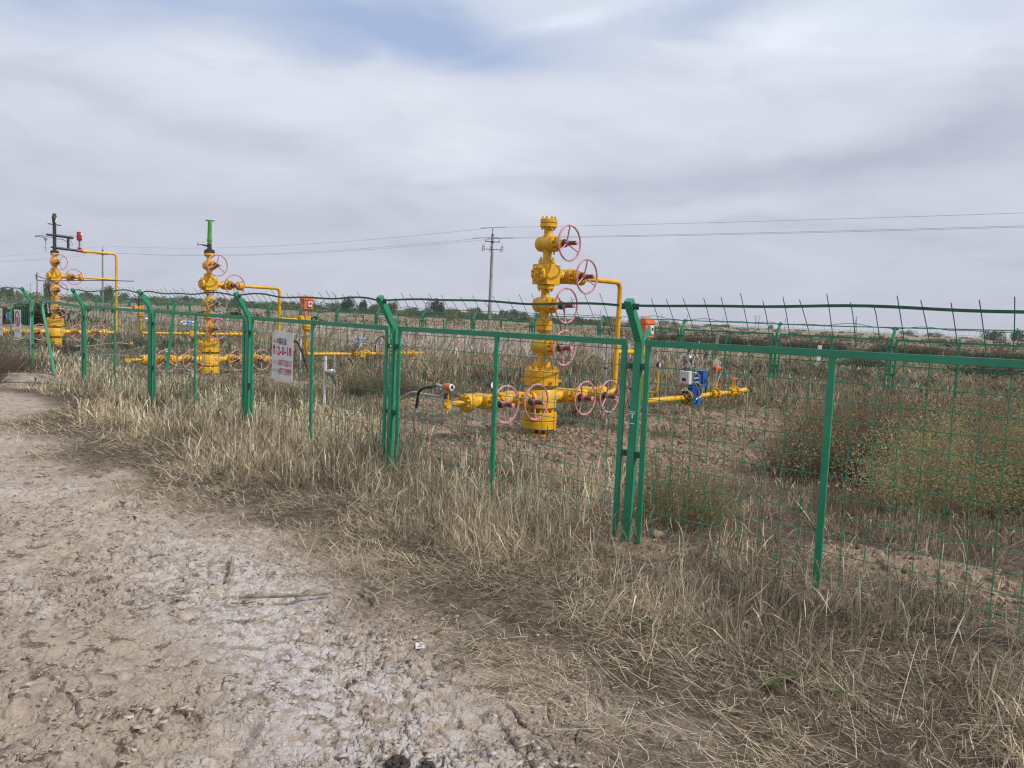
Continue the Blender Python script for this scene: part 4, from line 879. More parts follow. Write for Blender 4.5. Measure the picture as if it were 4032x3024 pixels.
    m = MB(); m.cyl((5.05, 0, zo + 0.25), (5.05, 0, zo + 0.38), 0.022, n=10); m.box((5.02, -0.01, zo + 0.30), (0.06, 0.05, 0.09)); m.build('valve_manifold', STEEL, of)
    m = MB(); m.tube(spline([(5.0, 0, zo + 0.48), (4.9, 0, zo + 0.47), (4.80, 0, zo + 0.40), (4.74, 0, zo + 0.22), (4.72, 0, zo + 0.02 if kind == 'A' else -0.05)], 7), 0.017, 8); m.build('black_hose', BLK, of)
    if kind == 'A':
        m = MB(); m.tube(spline([(5.12, 0, zo + 0.50), (5.22, 0, zo + 0.47), (5.25, 0, zo + 0.38), (5.18, 0, zo + 0.26), (5.15, 0, zo + 0.12)], 6), 0.010, 6); m.build('grey_tube', GREY, of)
    hand_gate(root, 5.70, 5.95 if kind == 'A' else 6.05, zo)
    m = MB()
    if kind == 'A': m.tube(arc([(5.95, 0, zo), (6.40, 0, zo + 0.03), (6.40, 0, -0.15)], 0.05, 4), 0.046, 14)
    else: m.tube([(6.05, 0, zo), (6.70, 0, zo + 0.02)], [0.045, 0.038], 14); m.cyl((6.05, 0, zo - 0.05), (6.05, 0, zo - 0.14), 0.012, n=6); m.cyl((6.55, 0, zo), (6.55, 0, -0.1), 0.03, n=12)
    m.build('end_pipe', YEL, root)
    if kind == 'B':
        m = MB(); m.cyl((6.05, 0, zo - 0.14), (6.05, 0, zo - 0.30), 0.022, n=10); m.build('white_sleeve', WHT, root)
    return root
fA = flow_line('yellow flow line with blue actuated valve beside the nearest wellhead', WA, 'A', 1.16, 0.335, 2.245, 0.53, 'blue')
fB = flow_line('yellow flow line with orange box and silver meter behind the middle wellhead', WB, 'B', 1.32, 0.45, 2.065, 0.352, 'silver')
fC = flow_line('yellow flow line with silver meter running behind the left wellhead', WC, 'C', 1.33, 0.53, 2.245, 0.53, 'silver')

# ------------------------------------------------------------------ signs and small site furniture
def text_part(body, loc, w, h, m, parent, name='lettering', bold=0.0):
    size = 0.1
    c = bpy.data.curves.new('lettering', 'FONT'); c.body = body; c.size = size; c.align_x = 'LEFT'; c.offset = bold; c.resolution_u = 3
    o = bpy.data.objects.new('lettering_source', c); COL.objects.link(o)
    dg = bpy.context.evaluated_depsgraph_get(); me = bpy.data.meshes.new_from_object(o.evaluated_get(dg))
    bpy.data.objects.remove(o); bpy.data.curves.remove(c)
    xs = [v.co.x for v in me.vertices]; ys = [v.co.y for v in me.vertices]
    x0, y0 = min(xs), min(ys); kx, ky = w / max(max(xs) - x0, 1e-6), h / max(max(ys) - y0, 1e-6)
    for v in me.vertices:      # fit the text to its box and stand it up, facing -y
        v.co = ((v.co.x - x0) * kx, 0.0, (v.co.y - y0) * ky)
    me.materials.clear(); me.materials.append(m)
    q = bpy.data.objects.new(name, me); q.location = loc; return link(q, parent)
def site_sign():
    root = empty('sign_plate', site(-5.07, -0.016, 1.04), RZ_U); tag(root, 'white plate with red well number and phone numbers hung on the fence mesh', 'sign')
    m = MB(); m.box((0, 0, 0), (0.475, 0.003, 0.60), Matrix.Rotation(0.012, 3, 'Y')); m.build('plate', PLATE, root)
    y = -0.003
    m = MB(); n = 24
    cx, cz, r = -0.182, 0.185, 0.031
    for k, (a0, a1) in enumerate(((-10, 190), (190, 350))):
        vs = [(cx, y, cz - 0.006)] + [(cx + r * math.cos(R(a0 + (a1 - a0) * i / n)), y, cz + 1.05 * r * math.sin(R(a0 + (a1 - a0) * i / n))) for i in range(n + 1)]
        m.add(vs, [(0, i + 1, i + 2) for i in range(n)], k)
    m.build('emblem', [LYEL, LORG], root, flat=True)
    text_part('中国石油', (-0.130, y, 0.140), 0.218, 0.082, TBLK, root, bold=0.002)
    text_part('桃', (-0.222, y, 0.012), 0.060, 0.125, TRED, root, bold=0.003)
    text_part('丬', (-0.150, y, 0.012), 0.028, 0.125, TRED2, root)
    text_part('2-0-18', (-0.108, y, 0.012), 0.312, 0.108, TRED, root, bold=0.003)
    for k, (z, num) in enumerate(((-0.120, '0477-7226113'), (-0.222, '0477-7229999'))):
        text_part(num, (-0.080, y, z), 0.290, 0.078, TRED, root, bold=0.002)
        m = MB(); q = random.Random(k)
        for c in range(4):
            x0 = -0.216 + 0.033 * c
            m.box((x0 + 0.009, y, z + 0.048), (0.026, 0.0012, 0.006)); m.box((x0 + 0.009, y, z + 0.060), (0.024, 0.0012, 0.006)); m.box((x0 + 0.009, y, z + 0.033), (0.020, 0.0012, 0.004))
            for t in range(3): m.box((x0 + 0.001 + 0.009 * t, y, z + 0.040), (0.004, 0.001, 0.022))
            if c != 1: m.box((x0 + 0.008 * (c % 3), y, z + 0.012), (0.0025, 0.001, 0.022))
        m.build('faded_characters', TYEL, root, flat=True)
    m = MB()
    for x in (-0.215, 0.19):
        for z in (0.295, -0.295): m.tube([(x, -0.004, z + 0.02), (x + 0.006, -0.006, z), (x + 0.003, -0.004, z - 0.02)], 0.0018, 5)
    m.build('tie_wire', IRON, root)
site_sign()
def left_signs():
    root = empty('sign_plate', site(-15.71, -0.03, 1.015), RZ_U); tag(root, 'narrow white sign with a red ring on the fence at left', 'sign')
    m = MB(); m.box((0, 0, 0), (0.47, 0.003, 0.61)); m.build('plate', PLATE, root)
    m = MB(); pts = [(0.145 * math.cos(t * math.pi / 18), -0.004, 0.11 + 0.155 * math.sin(t * math.pi / 18)) for t in range(36)]; m.tube(pts, 0.014, 5, closed=True); m.build('red_ring', mat('sign_ring_red', (0.38, 0.12, 0.13), 0.6), root)
    m = MB(); m.lathe((0.0, -0.003, 0.0), (0, 0, 1), [(0, 0.012), (0.05, 0.02), (0.13, 0.028), (0.15, 0.012)], 8); m.box((0.012, -0.004, 0.02), (0.03, 0.003, 0.10)); m.build('figure', TRED2, root)
    m = MB()
    for k in range(4):
        x = -0.13 + 0.075 * k
        for a, b, w, h in ((0, 0, 0.05, 0.006), (0, -0.025, 0.05, 0.006), (0, -0.05, 0.05, 0.006), (-0.012, -0.025, 0.006, 0.06), (0.014, -0.025, 0.006, 0.06)): m.box((x + a, -0.0026, -0.13 + b), (w, 0.001, h))
    m.build('faded_characters', TRED2, root, flat=True)
    root = empty('sign_plate', site(-17.20, -0.03, 1.015), RZ_U); tag(root, 'large white notice board cut by the left edge of the photo', 'sign')
    m = MB(); m.box((0, 0, 0), (0.69, 0.003, 0.62)); m.build('plate', PLATE, root)
    m = MB()
    for z in (0.095, -0.065, -0.175):
        for k in range(9):
            x = -0.30 + 0.072 * k
            for a, b, w, h in ((0, 0.014, 0.05, 0.005), (0, -0.012, 0.05, 0.005), (-0.012, 0, 0.005, 0.045), (0.014, 0, 0.005, 0.045)): m.box((x + a, -0.0026, z + b), (w, 0.001, h))
    m.build('faded_characters', TRED2, root, flat=True)
    m = MB(); m.box((0.05, -0.0026, 0.22), (0.40, 0.001, 0.03)); m.build('heading', GREY, root, flat=True)
    root = empty('box', site(-16.70, 0.05, 1.15), RZ_U); tag(root, 'small blue box with a white label beside the notice board', 'box')
    m = MB(); m.box((0, 0, 0), (0.20, 0.05, 0.17)); m.build('case', mat('dull_blue_plastic', (0.09, 0.10, 0.33), 0.5), root, bevel=0.006)
    m = MB(); m.box((-0.03, -0.0262, 0.0), (0.07, 0.002, 0.09)); m.build('label_card', WHT, root)
left_signs()

def lamp_post():
    x, y = -3.06, 12.4; z = hz(x, y); root = empty('conduit_post', (x, y, z)); tag(root, 'white conduit post carrying a round silver junction box behind the plate', 'conduit post')
    m = MB(); m.cyl((0.03, 0, -0.05), (0.03, 0, 0.875), 0.023, n=14); m.build('pipe', WHT, root)
    m = MB(); m.cyl((0.17, 0.03, 0.20), (0.17, 0.03, 0.90), 0.011, n=10); m.build('thin_pipe', GALV, root)
    m = MB(); m.tube([(0.04, -0.02, 0.62), (0.11, -0.03, 0.62)], 0.02, 10); m.lathe((0.10, -0.03, 0.62), (0.8, -0.6, 0), [(0, 0.055), (0.07, 0.058), (0.072, 0.064), (0.105, 0.064), (0.11, 0.056)], 22); m.build('junction_box', STEEL, root)
    m = MB(); m.tube(spline([(0.15, -0.06, 0.57), (0.19, -0.07, 0.48), (0.22, -0.08, 0.44), (0.215, -0.09, 0.50), (0.19, -0.09, 0.58)], 5), 0.009, 6); m.tube([(0.22, -0.08, 0.45), (0.225, -0.08, 0.40)], 0.008, 6); m.build('cable_tail', BLK, root)
lamp_post()
def hose_and_conduit():
    base = Vector((WA[0], WA[1], 0)); Vv = Vector((V2[0], V2[1], 0)); W = -Vector((U2[0], U2[1], 0))
    def P(v, w, z): return base + Vv * v + W * w + Vector((0, 0, z))
    a = Vector((-1.62, 11.2, 0)); tr = P(-1.82, 0, 0.745)
    root = empty('cable_hose', (0, 0, 0)); tag(root, 'black cable hose rising from a grey pipe and arching to the orange transmitter', 'hose')
    m = MB(); m.tube(spline([Vector((-1.335, 10.78, 0.30)), Vector((-1.315, 10.76, 0.46)), Vector((-1.30, 10.72, 0.53)), Vector((-1.22, 10.62, 0.60)), Vector((-1.02, 10.42, 0.665)), tr + Vector((-0.12, 0.16, 0.01))], 8), 0.021, 10); m.build('hose', BLK, root)
    m = MB(); m.tube([Vector((-1.36, 10.82, -0.05)), Vector((-1.335, 10.78, 0.31))], 0.02, 10); m.build('pipe_stub', GALV, root)
    m = MB(); m.tube([tr + Vector((-0.12, 0.16, 0.01)), tr + Vector((-0.03, 0.05, 0.0))], [0.018, 0.015], 10); m.build('steel_fitting', STEEL, root)
    m = MB(); m.tube(spline([Vector((-1.86, 11.75, -0.02)), Vector((-1.72, 11.6, 0.27)), Vector((-1.48, 11.3, 0.46)), Vector((-1.25, 10.95, 0.48)), Vector((-1.0, 10.5, 0.51)), tr + Vector((-0.03, 0.10, -0.09))], 8), 0.018, 10)
    o = m.build('conduit', GALV); tag(o, 'grey bent conduit rising from the grass to the valve tree arm', 'conduit')
    for k, (x, y, h, r, lab) in enumerate(((1.53, 12.69, 1.28, 0.02, 'grey clamped support pole just left of the nearest riser pipe'), (1.92, 12.35, 1.05, 0.016, 'thin grey support pole just right of the nearest riser pipe'))):
        root = empty('support_pole', (x, y, hz(x, y))); tag(root, lab, 'pole')
        m = MB(); m.cyl((0, 0, -0.1), (0.01, 0, h), r, n=10); m.build('pole', GALV, root)
        m = MB()
        for zz in (0.25, 0.55, 0.85): m.cyl((0, 0, zz), (0, 0, zz + 0.03), r + 0.008, n=10)
        m.build('clamp', BLK, root)
    x, y = site(0, 0).xy; p = Vector((WB[0], WB[1], 0)) + Vv * 2.56 + W * 0.25; root = empty('support_pole', (p.x, p.y, 0)); tag(root, 'white support pole below the orange box of the middle well', 'pole')
    m = MB(); m.cyl((0, 0, -0.05), (0, 0, 1.02), 0.02, n=12); m.build('pole', WHT, root)
    m = MB(); m.cyl((0, 0, 1.02), (0, 0, 1.03), 0.05, n=12); m.build('rest_plate', GALV, root)
    p = base + Vv * 3.15 - W * 0.1; m = MB(); m.cyl(p + Vector((0, 0, -0.05)), p + Vector((0, 0, 0.13)), 0.012, n=8); m.lathe(p + Vector((0, 0, 0.13)), (0, 0, 1), [(0, 0.018), (0.03, 0.018)], 8, 1); o = m.build('marker_peg', [BLK, YEL]); tag(o, 'short black peg with a yellow cap under the flow line', 'peg')
    # cable hose behind the sign
    p = Vector((WB[0], WB[1], 0)); m = MB(); m.tube(spline([p + Vv * 1.35 - W * 0.2 + Vector((0, 0, 0.45)), p + Vv * 1.5 - W * 0.2 + Vector((0, 0, 0.66)), p + Vv * 1.75 - W * 0.25 + Vector((0, 0, 0.80)), p + Vv * 2.1 - W * 0.3 + Vector((0, 0, 0.78)), p + Vv * 2.4 - W * 0.2 + Vector((0, 0, 0.3)), p + Vv * 2.5 - W * 0.2], 7), 0.022, 8); o = m.build('cable_hose', BLK); tag(o, 'black cable hose arching up behind the white plate', 'hose')
    # low transmitter and cable left of the middle well
    p = Vector((WB[0], WB[1], 0)); root = empty('cable_hose', (p.x, p.y, 0), RZ_V); tag(root, 'grey and black cables with small sensor head left of the middle well', 'cable')
    m = MB(); m.tube(spline([(-1.72, 0.1, 0.70), (-2.0, 0.25, 0.70), (-2.35, 0.5, 0.62), (-2.6, 0.6, 0.58), (-2.62, 0.6, 0.0)], 6), 0.014, 6); m.tube(spline([(-1.80, 0.0, 0.45), (-2.1, 0.25, 0.45), (-2.4, 0.5, 0.38), (-2.7, 0.8, 0.1)], 6), 0.012, 6); m.build('cable', GALV, root)
    m = MB(); m.box((-2.6, 0.6, 0.56), (0.16, 0.1, 0.08)); m.build('black_joint', BLK, root)
    m = MB(); m.sphere((-1.68, 0.05, 0.70), 0.036, 10); m.build('sensor_head', mat('pale_orange_enamel', (0.70, 0.33, 0.16), 0.5), root)
hose_and_conduit()

# ------------------------------------------------------------------ overhead line
def utility_pole(label, x, y, hgt, top_r, base_r, arm, gear, yaw):
    z = hz(x, y); root = empty('utility_pole', (x, y, z), yaw); tag(root, label, 'utility pole', 'concrete poles of the overhead line')
    m = MB(); m.lathe((0, 0, -0.6), (0, 0, 1), [(0, base_r), (hgt + 0.6, top_r)], 16); m.build('pole', CONC, root)
    m = MB(); m.bar((-arm, -0.10, hgt - 0.60), (arm, -0.10, hgt - 0.60), 0.06, 0.06); m.cyl((0, 0, hgt), (0, 0, hgt + 0.28), 0.03, n=8); m.cyl((0, 0, hgt - 0.70), (0, 0, hgt - 0.55), top_r + 0.035, n=14); m.cyl((0, 0, hgt - 0.08), (0, 0, hgt), top_r + 0.04, n=14); m.build('crossarm', IRON, root)
    for dx, dz in ((0, hgt + 0.24), (-arm * 0.97, hgt - 0.62), (arm * 0.97, hgt - 0.62)):
        m = MB(); m.lathe((dx, -0.10 if dx else 0, dz), (0, 0, 1), [(0, 0.03), (0.06, 0.03), (0.07, 0.075), (0.14, 0.07), (0.16, 0.045), (0.24, 0.06), (0.30, 0.05), (0.34, 0.03)], 12); m.build('insulator', INS, root)
    if gear:
        m = MB(); m.bar((-0.84, -0.10, hgt - 1.22), (0.84, -0.10, hgt - 1.22), 0.06, 0.05); m.build('lower_crossarm', IRON, root)
        for dx in (-0.76, 0.78, -0.12):
            m = MB(); m.tube([(dx - 0.05, -0.12, hgt - 1.45), (dx - 0.03, -0.14, hgt - 1.10), (dx + 0.06, -0.2, hgt - 0.92)], 0.04, 8); m.tube([(dx + 0.11, -0.1, hgt - 1.42), (dx + 0.13, -0.12, hgt - 1.0)], 0.028, 8); m.tube(spline([(dx - 0.05, -0.1, hgt - 1.05), (dx - 0.01, -0.1, hgt - 0.78), (dx + 0.10, -0.1, hgt - 0.80), (dx + 0.11, -0.1, hgt - 1.05)], 5), 0.014, 6); m.build('fuse_cutout', GALV, root)
        m = MB(); m.box((-0.35, -0.2, 2.0), (0.12, 0.02, 0.6)); m.box((-0.22, -0.2, 2.0), (0.16, 0.04, 0.06)); m.build('number_plate', WHT, root)
        m = MB(); m.tube([(0.19, -0.05, 0.3), (0.12, -0.05, hgt - 1.4)], 0.018, 6); m.build('earth_cable', GALV, root)
    return root
PA, PB = Vector((-2.14, 64.0, 0)), Vector((-55.6, 104.0, 0))
dl = (PA - PB).normalized(); yaw_line = math.atan2(dl.y, dl.x) + math.pi / 2
utility_pole('grey concrete pole with three insulators and fuse gear, behind the nearest wellhead', PA.x, PA.y, 8.25, 0.085, 0.135, 0.60, True, 0.12)
utility_pole('slim concrete pole with one crossarm behind the left riser pipe', PB.x, PB.y, 7.95, 0.085, 0.14, 0.72, False, 0.12)
def wires():
    dz = hz(PA.x, PA.y); dzb = hz(PB.x, PB.y)
    P2 = PB + (PB - PA) * 1.0; PR = PA + Vector((54, -38, 0))
    for k, (ox, oz, lab) in enumerate(((0.0, 0.56, 'topmost cable of the overhead line'), (-0.60, -0.30, 'left lower cable of the overhead line'), (0.60, -0.30, 'right lower cable of the overhead line'))):
        oy = 0.0 if k == 0 else -0.1
        A = PA + Vector((ox, oy, 8.25 + oz + dz)); B = PB + Vector((ox * 1.2, oy, 7.95 + oz + dzb)); C = P2 + Vector((ox * 1.2, 0, 7.6 + oz)); E_ = PR + Vector((ox * 0.7, 0, 8.35 + oz * 0.75))
        m = MB()
        for p, q, sag in ((E_, A, 0.25), (A, B, 0.85), (B, C, 0.8)):
            pts = [p.lerp(q, t / 24) - Vector((0, 0, sag * 4 * (t / 24) * (1 - t / 24))) for t in range(25)]; m.tube(pts, 0.0095, 5)
        m.tube([A + (E_ - A) * 0.02, A, A + (B - A) * 0.02], 0.024, 6)
        o = m.build('power_cable', WIRE); tag(o, lab, 'cable', 'cables of the overhead line')
wires()
HOR = lambda px: 1512 - 3028 * math.tan(PITCH) + (px - 2016) * ROLL
def far_pos(px, d): return (px - 2016) / 3028 * d * 1.0, d
def far_poles():
    proto = None
    for px, top in ((3075, 1253), (3110, 1269), (3230, 1276), (3331, 1282), (3373, 1285), (3423, 1287), (2832, 1249), (2590, 1236), (2692, 1240), (2350, 1222), (2208, 1236), (1311, 1162), (140, 1073), (115, 1118), (156, 1131)):
        hy = HOR(px); d = min(900, 6.35 * 3028 / (hy - top)); x, y = far_pos(px, d)
        if proto is None:
            m = MB(); m.lathe((0, 0, -1), (0, 0, 1), [(0, 0.21), (9.0, 0.14)], 8); m.bar((-0.8, 0, 7.5), (0.8, 0, 7.5), 0.12, 0.12); m.bar((0, 0, 8), (0, 0, 8.4), 0.08, 0.08, (1, 0, 0)); o = proto = m.build('utility_pole', CONC)
        else: o = proto.copy(); link(o)
        o.location = (x, y, 0); o.rotation_euler = (0, 0, rnd.uniform(-0.6, 0.6))
        lab = 'tiny grey pole of a far line on the right half of the horizon' if px > 2100 else ('tiny grey pole of a far line rising from the left end of the horizon' if px < 400 else 'tiny grey pole on the horizon left of the orange box')
        tag(o, lab, 'utility pole', 'far poles on the horizon')
    # twin pole and lattice mast
    x, y = far_pos(2965, 560); m = MB()
    for dx in (-1.3, 1.3): m.lathe((dx, 0, -1), (0, 0, 1), [(0, 0.22), (11, 0.16)], 8)
    for zz in (9.2, 7.6): m.bar((-2.4, 0, zz), (2.4, 0, zz), 0.16, 0.16)
    m.bar((-1.3, 0, 3), (1.3, 0, 7.4), 0.12, 0.12); m.bar((1.3, 0, 3), (-1.3, 0, 7.4), 0.12, 0.12); o = m.build('pylon', CONC); o.location = (x, y, 0); tag(o, 'twin pole pylon with crossarms on the horizon', 'pylon')
    x, y = far_pos(3352, 900); m = MB(); tip = 19.0
    L = [Vector((math.cos(k * math.pi / 2 + .6) * 2.0, math.sin(k * math.pi / 2 + .6) * 2.0, -1)) for k in range(4)]; T = [Vector((p.x * 0.1, p.y * 0.1, tip)) for p in L]
    for k in range(4):
        m.tube([L[k], T[k]], 0.13, 5)
        for j in range(7):
            a, b = j / 7, (j + 1) / 7; m.tube([L[k].lerp(T[k], a), L[(k + 1) % 4].lerp(T[(k + 1) % 4], b)], 0.08, 4)
    o = m.build('lattice_mast', IRON); o.location = (x, y, 0); tag(o, 'slender steel lattice mast on the right horizon', 'mast')
    # marker posts beyond the back fence, thin field posts
    for px, py, h, lab, name in ((3216, 1437, 1.15, 'white marker post in the scrub beyond the back fence', 'marker_post'), (2812, 1408, 1.18, 'concrete marker post with dark foot and pale top beyond the back fence', 'marker_post'), (3700, 1452, 1.0, 'thin pale stake with a knob among the far right scrub', 'stake')):
        hy = HOR(px); d = EYE * 3028 / (py - hy); x, y = far_pos(px, d); root = empty(name, (x, y, hz(x, y))); tag(root, lab, 'post')
        if name == 'stake':
            m = MB(); m.cyl((0, 0, -0.1), (0.05, 0, h), 0.035, n=8); m.sphere((0.05, 0, h), 0.07, 8); m.build('stake', CONC, root)
        else:
            m = MB(); m.box((0, 0, h * (0.5 if '3216' not in str(px) else 0.3)), (0.15, 0.15, h), Matrix.Rotation(0.05, 3, 'Y')); m.build('shaft', WHT if px == 3216 else CONC, root, bevel=0.01)
            m = MB(); m.box((0, 0, h * 0.25), (0.155, 0.155, h * 0.5)); m.build('foot', WHT if px == 3216 else RUST, root)
    proto = None
    for px in (1248, 1312, 1428, 1494, 1671, 1740, 1963, 2208):
        d = rnd.uniform(44, 58); x, y = far_pos(px, d)
        if proto is None: m = MB(); m.cyl((0, 0, -0.2), (0.04, 0, 1.25), 0.05, 0.04, 8); o = proto = m.build('field_post', RUST)
        else: o = proto.copy(); link(o)
        o.location = (x, y, hz(x, y)); o.rotation_euler = (rnd.uniform(-.1, .1), rnd.uniform(-.12, .12), rnd.uniform(0, 6)); o.scale = (1, 1, rnd.uniform(0.75, 1.1))
        tag(o, 'thin dark wooden post in the pale field beyond the back fence', 'post', 'old field posts beyond the back fence')
    # small far sheds at the left horizon
    x, y = far_pos(1090, 420); 
far_poles()

# ------------------------------------------------------------------ plants
def blade_arrays(x, y, z, h, w, az, lean, curl, col, head):
    """one strip of 7 vertices per blade; lean in radians from upright, curl bends it further towards its tip"""
    N = len(x); t = np.array([0.0, 0.38, 0.74, 1.0])
    wp = np.where(head[:, None], np.array([[0.5, 0.5, 2.5, 0.0]]), np.array([[0.9, 1.0, 0.75, 0.0]]))
    tw = rng.uniform(0, 2 * np.pi, N)
    px = np.zeros((N, 4)); pz = np.zeros((N, 4)); a = lean.copy()
    for k in range(1, 4):
        dl_ = (t[k] - t[k - 1]) * h; a = a + curl * (0.25, 0.4, 0.6)[k - 1]
        px[:, k] = px[:, k - 1] + np.sin(a) * dl_; pz[:, k] = pz[:, k - 1] + np.cos(a) * dl_
    pz = np.maximum(pz, 0.004)
    cx = x[:, None] + np.cos(az)[:, None] * px; cy = y[:, None] + np.sin(az)[:, None] * px; cz = z[:, None] + pz
    wx = np.cos(tw)[:, None] * w[:, None] * wp * 0.5; wy = np.sin(tw)[:, None] * w[:, None] * wp * 0.5
    V = np.zeros((N, 7, 3))
    for k in range(3):
        V[:, 2 * k] = np.stack((cx[:, k] - wx[:, k], cy[:, k] - wy[:, k], cz[:, k]), 1)
        V[:, 2 * k + 1] = np.stack((cx[:, k] + wx[:, k], cy[:, k] + wy[:, k], cz[:, k]), 1)
    V[:, 6] = np.stack((cx[:, 3], cy[:, 3], cz[:, 3]), 1)
    C = np.repeat(col[:, None, :], 7, 1)
    base = (np.arange(N) * 7)[:, None]
    F = (base + np.array([[0, 1, 3, 2, 2, 3, 5, 4, 4, 5, 6]])).ravel()
    S = np.tile(np.array([4, 4, 3]), N)
    return V.reshape(-1, 3), F, S, C.reshape(-1, 3)
def quad_arrays(c, size, col, flat=0.0):
    N = len(c); d1 = rng.normal(size=(N, 3)); d1 /= np.linalg.norm(d1, axis=1)[:, None]
    d2 = rng.normal(size=(N, 3)); d2[:, 2] *= (1 - flat); d2 -= d1 * (d1 * d2).sum(1)[:, None]; d2 /= np.linalg.norm(d2, axis=1)[:, None] + 1e-9
    s = size[:, None] * 0.5
    V = np.stack((c - d1 * s, c + d2 * s * 0.55, c + d1 * s, c - d2 * s * 0.55), 1)
    F = np.arange(N * 4); S = np.full(N, 4)
    return V.reshape(-1, 3), F, S, np.repeat(col, 4, 0)
def join(parts):
    V = []; F = []; S = []; C = []; b = 0
    for v, f, s, c in parts: V.append(v); F.append(f + b); S.append(s); C.append(c); b += len(v)
    return np.concatenate(V), np.concatenate(F), np.concatenate(S), np.concatenate(C)
def veg_obj(name, parts, m, parent=None):
    V, F, S, C = join(parts); return np_mesh(name, V, F, S, m, parent, col=C)
PAL = np.array([[0.53, 0.44, 0.30], [0.68, 0.59, 0.43], [0.43, 0.345, 0.23], [0.28, 0.225, 0.153], [0.145, 0.113, 0.078], [0.49, 0.42, 0.295], [0.23, 0.215, 0.115]])
def straw_cols(N, probs, jit=0.14):
    c = PAL[rng.choice(len(PAL), N, p=np.array(probs) / sum(probs))] * (1 + rng.uniform(-jit, jit, (N, 1)))
    return np.clip(c + rng.normal(0, 0.008, (N, 3)), 0.01, 1)

def visible(x, y, m=0.74): return (np.abs(x) < m * y + 1.2) & (y > 1.5)
def sample(s0, s1, o0, o1, dens_fn, cap):
    """random points in site coordinates thinned by dens_fn(x, y, s, o) given per square metre"""
    area = (s1 - s0) * (o1 - o0); n = int(area * cap)
    s = rng.uniform(s0, s1, n); o = rng.uniform(o0, o1, n)
    x = F0[0] + U2[0] * s + V2[0] * o; y = F0[1] + U2[1] * s + V2[1] * o
    k = visible(x, y); x, y, s, o = x[k], y[k], s[k], o[k]
    k = rng.uniform(0, cap, len(x)) < dens_fn(x, y, s, o)
    return x[k], y[k], s[k], o[k]

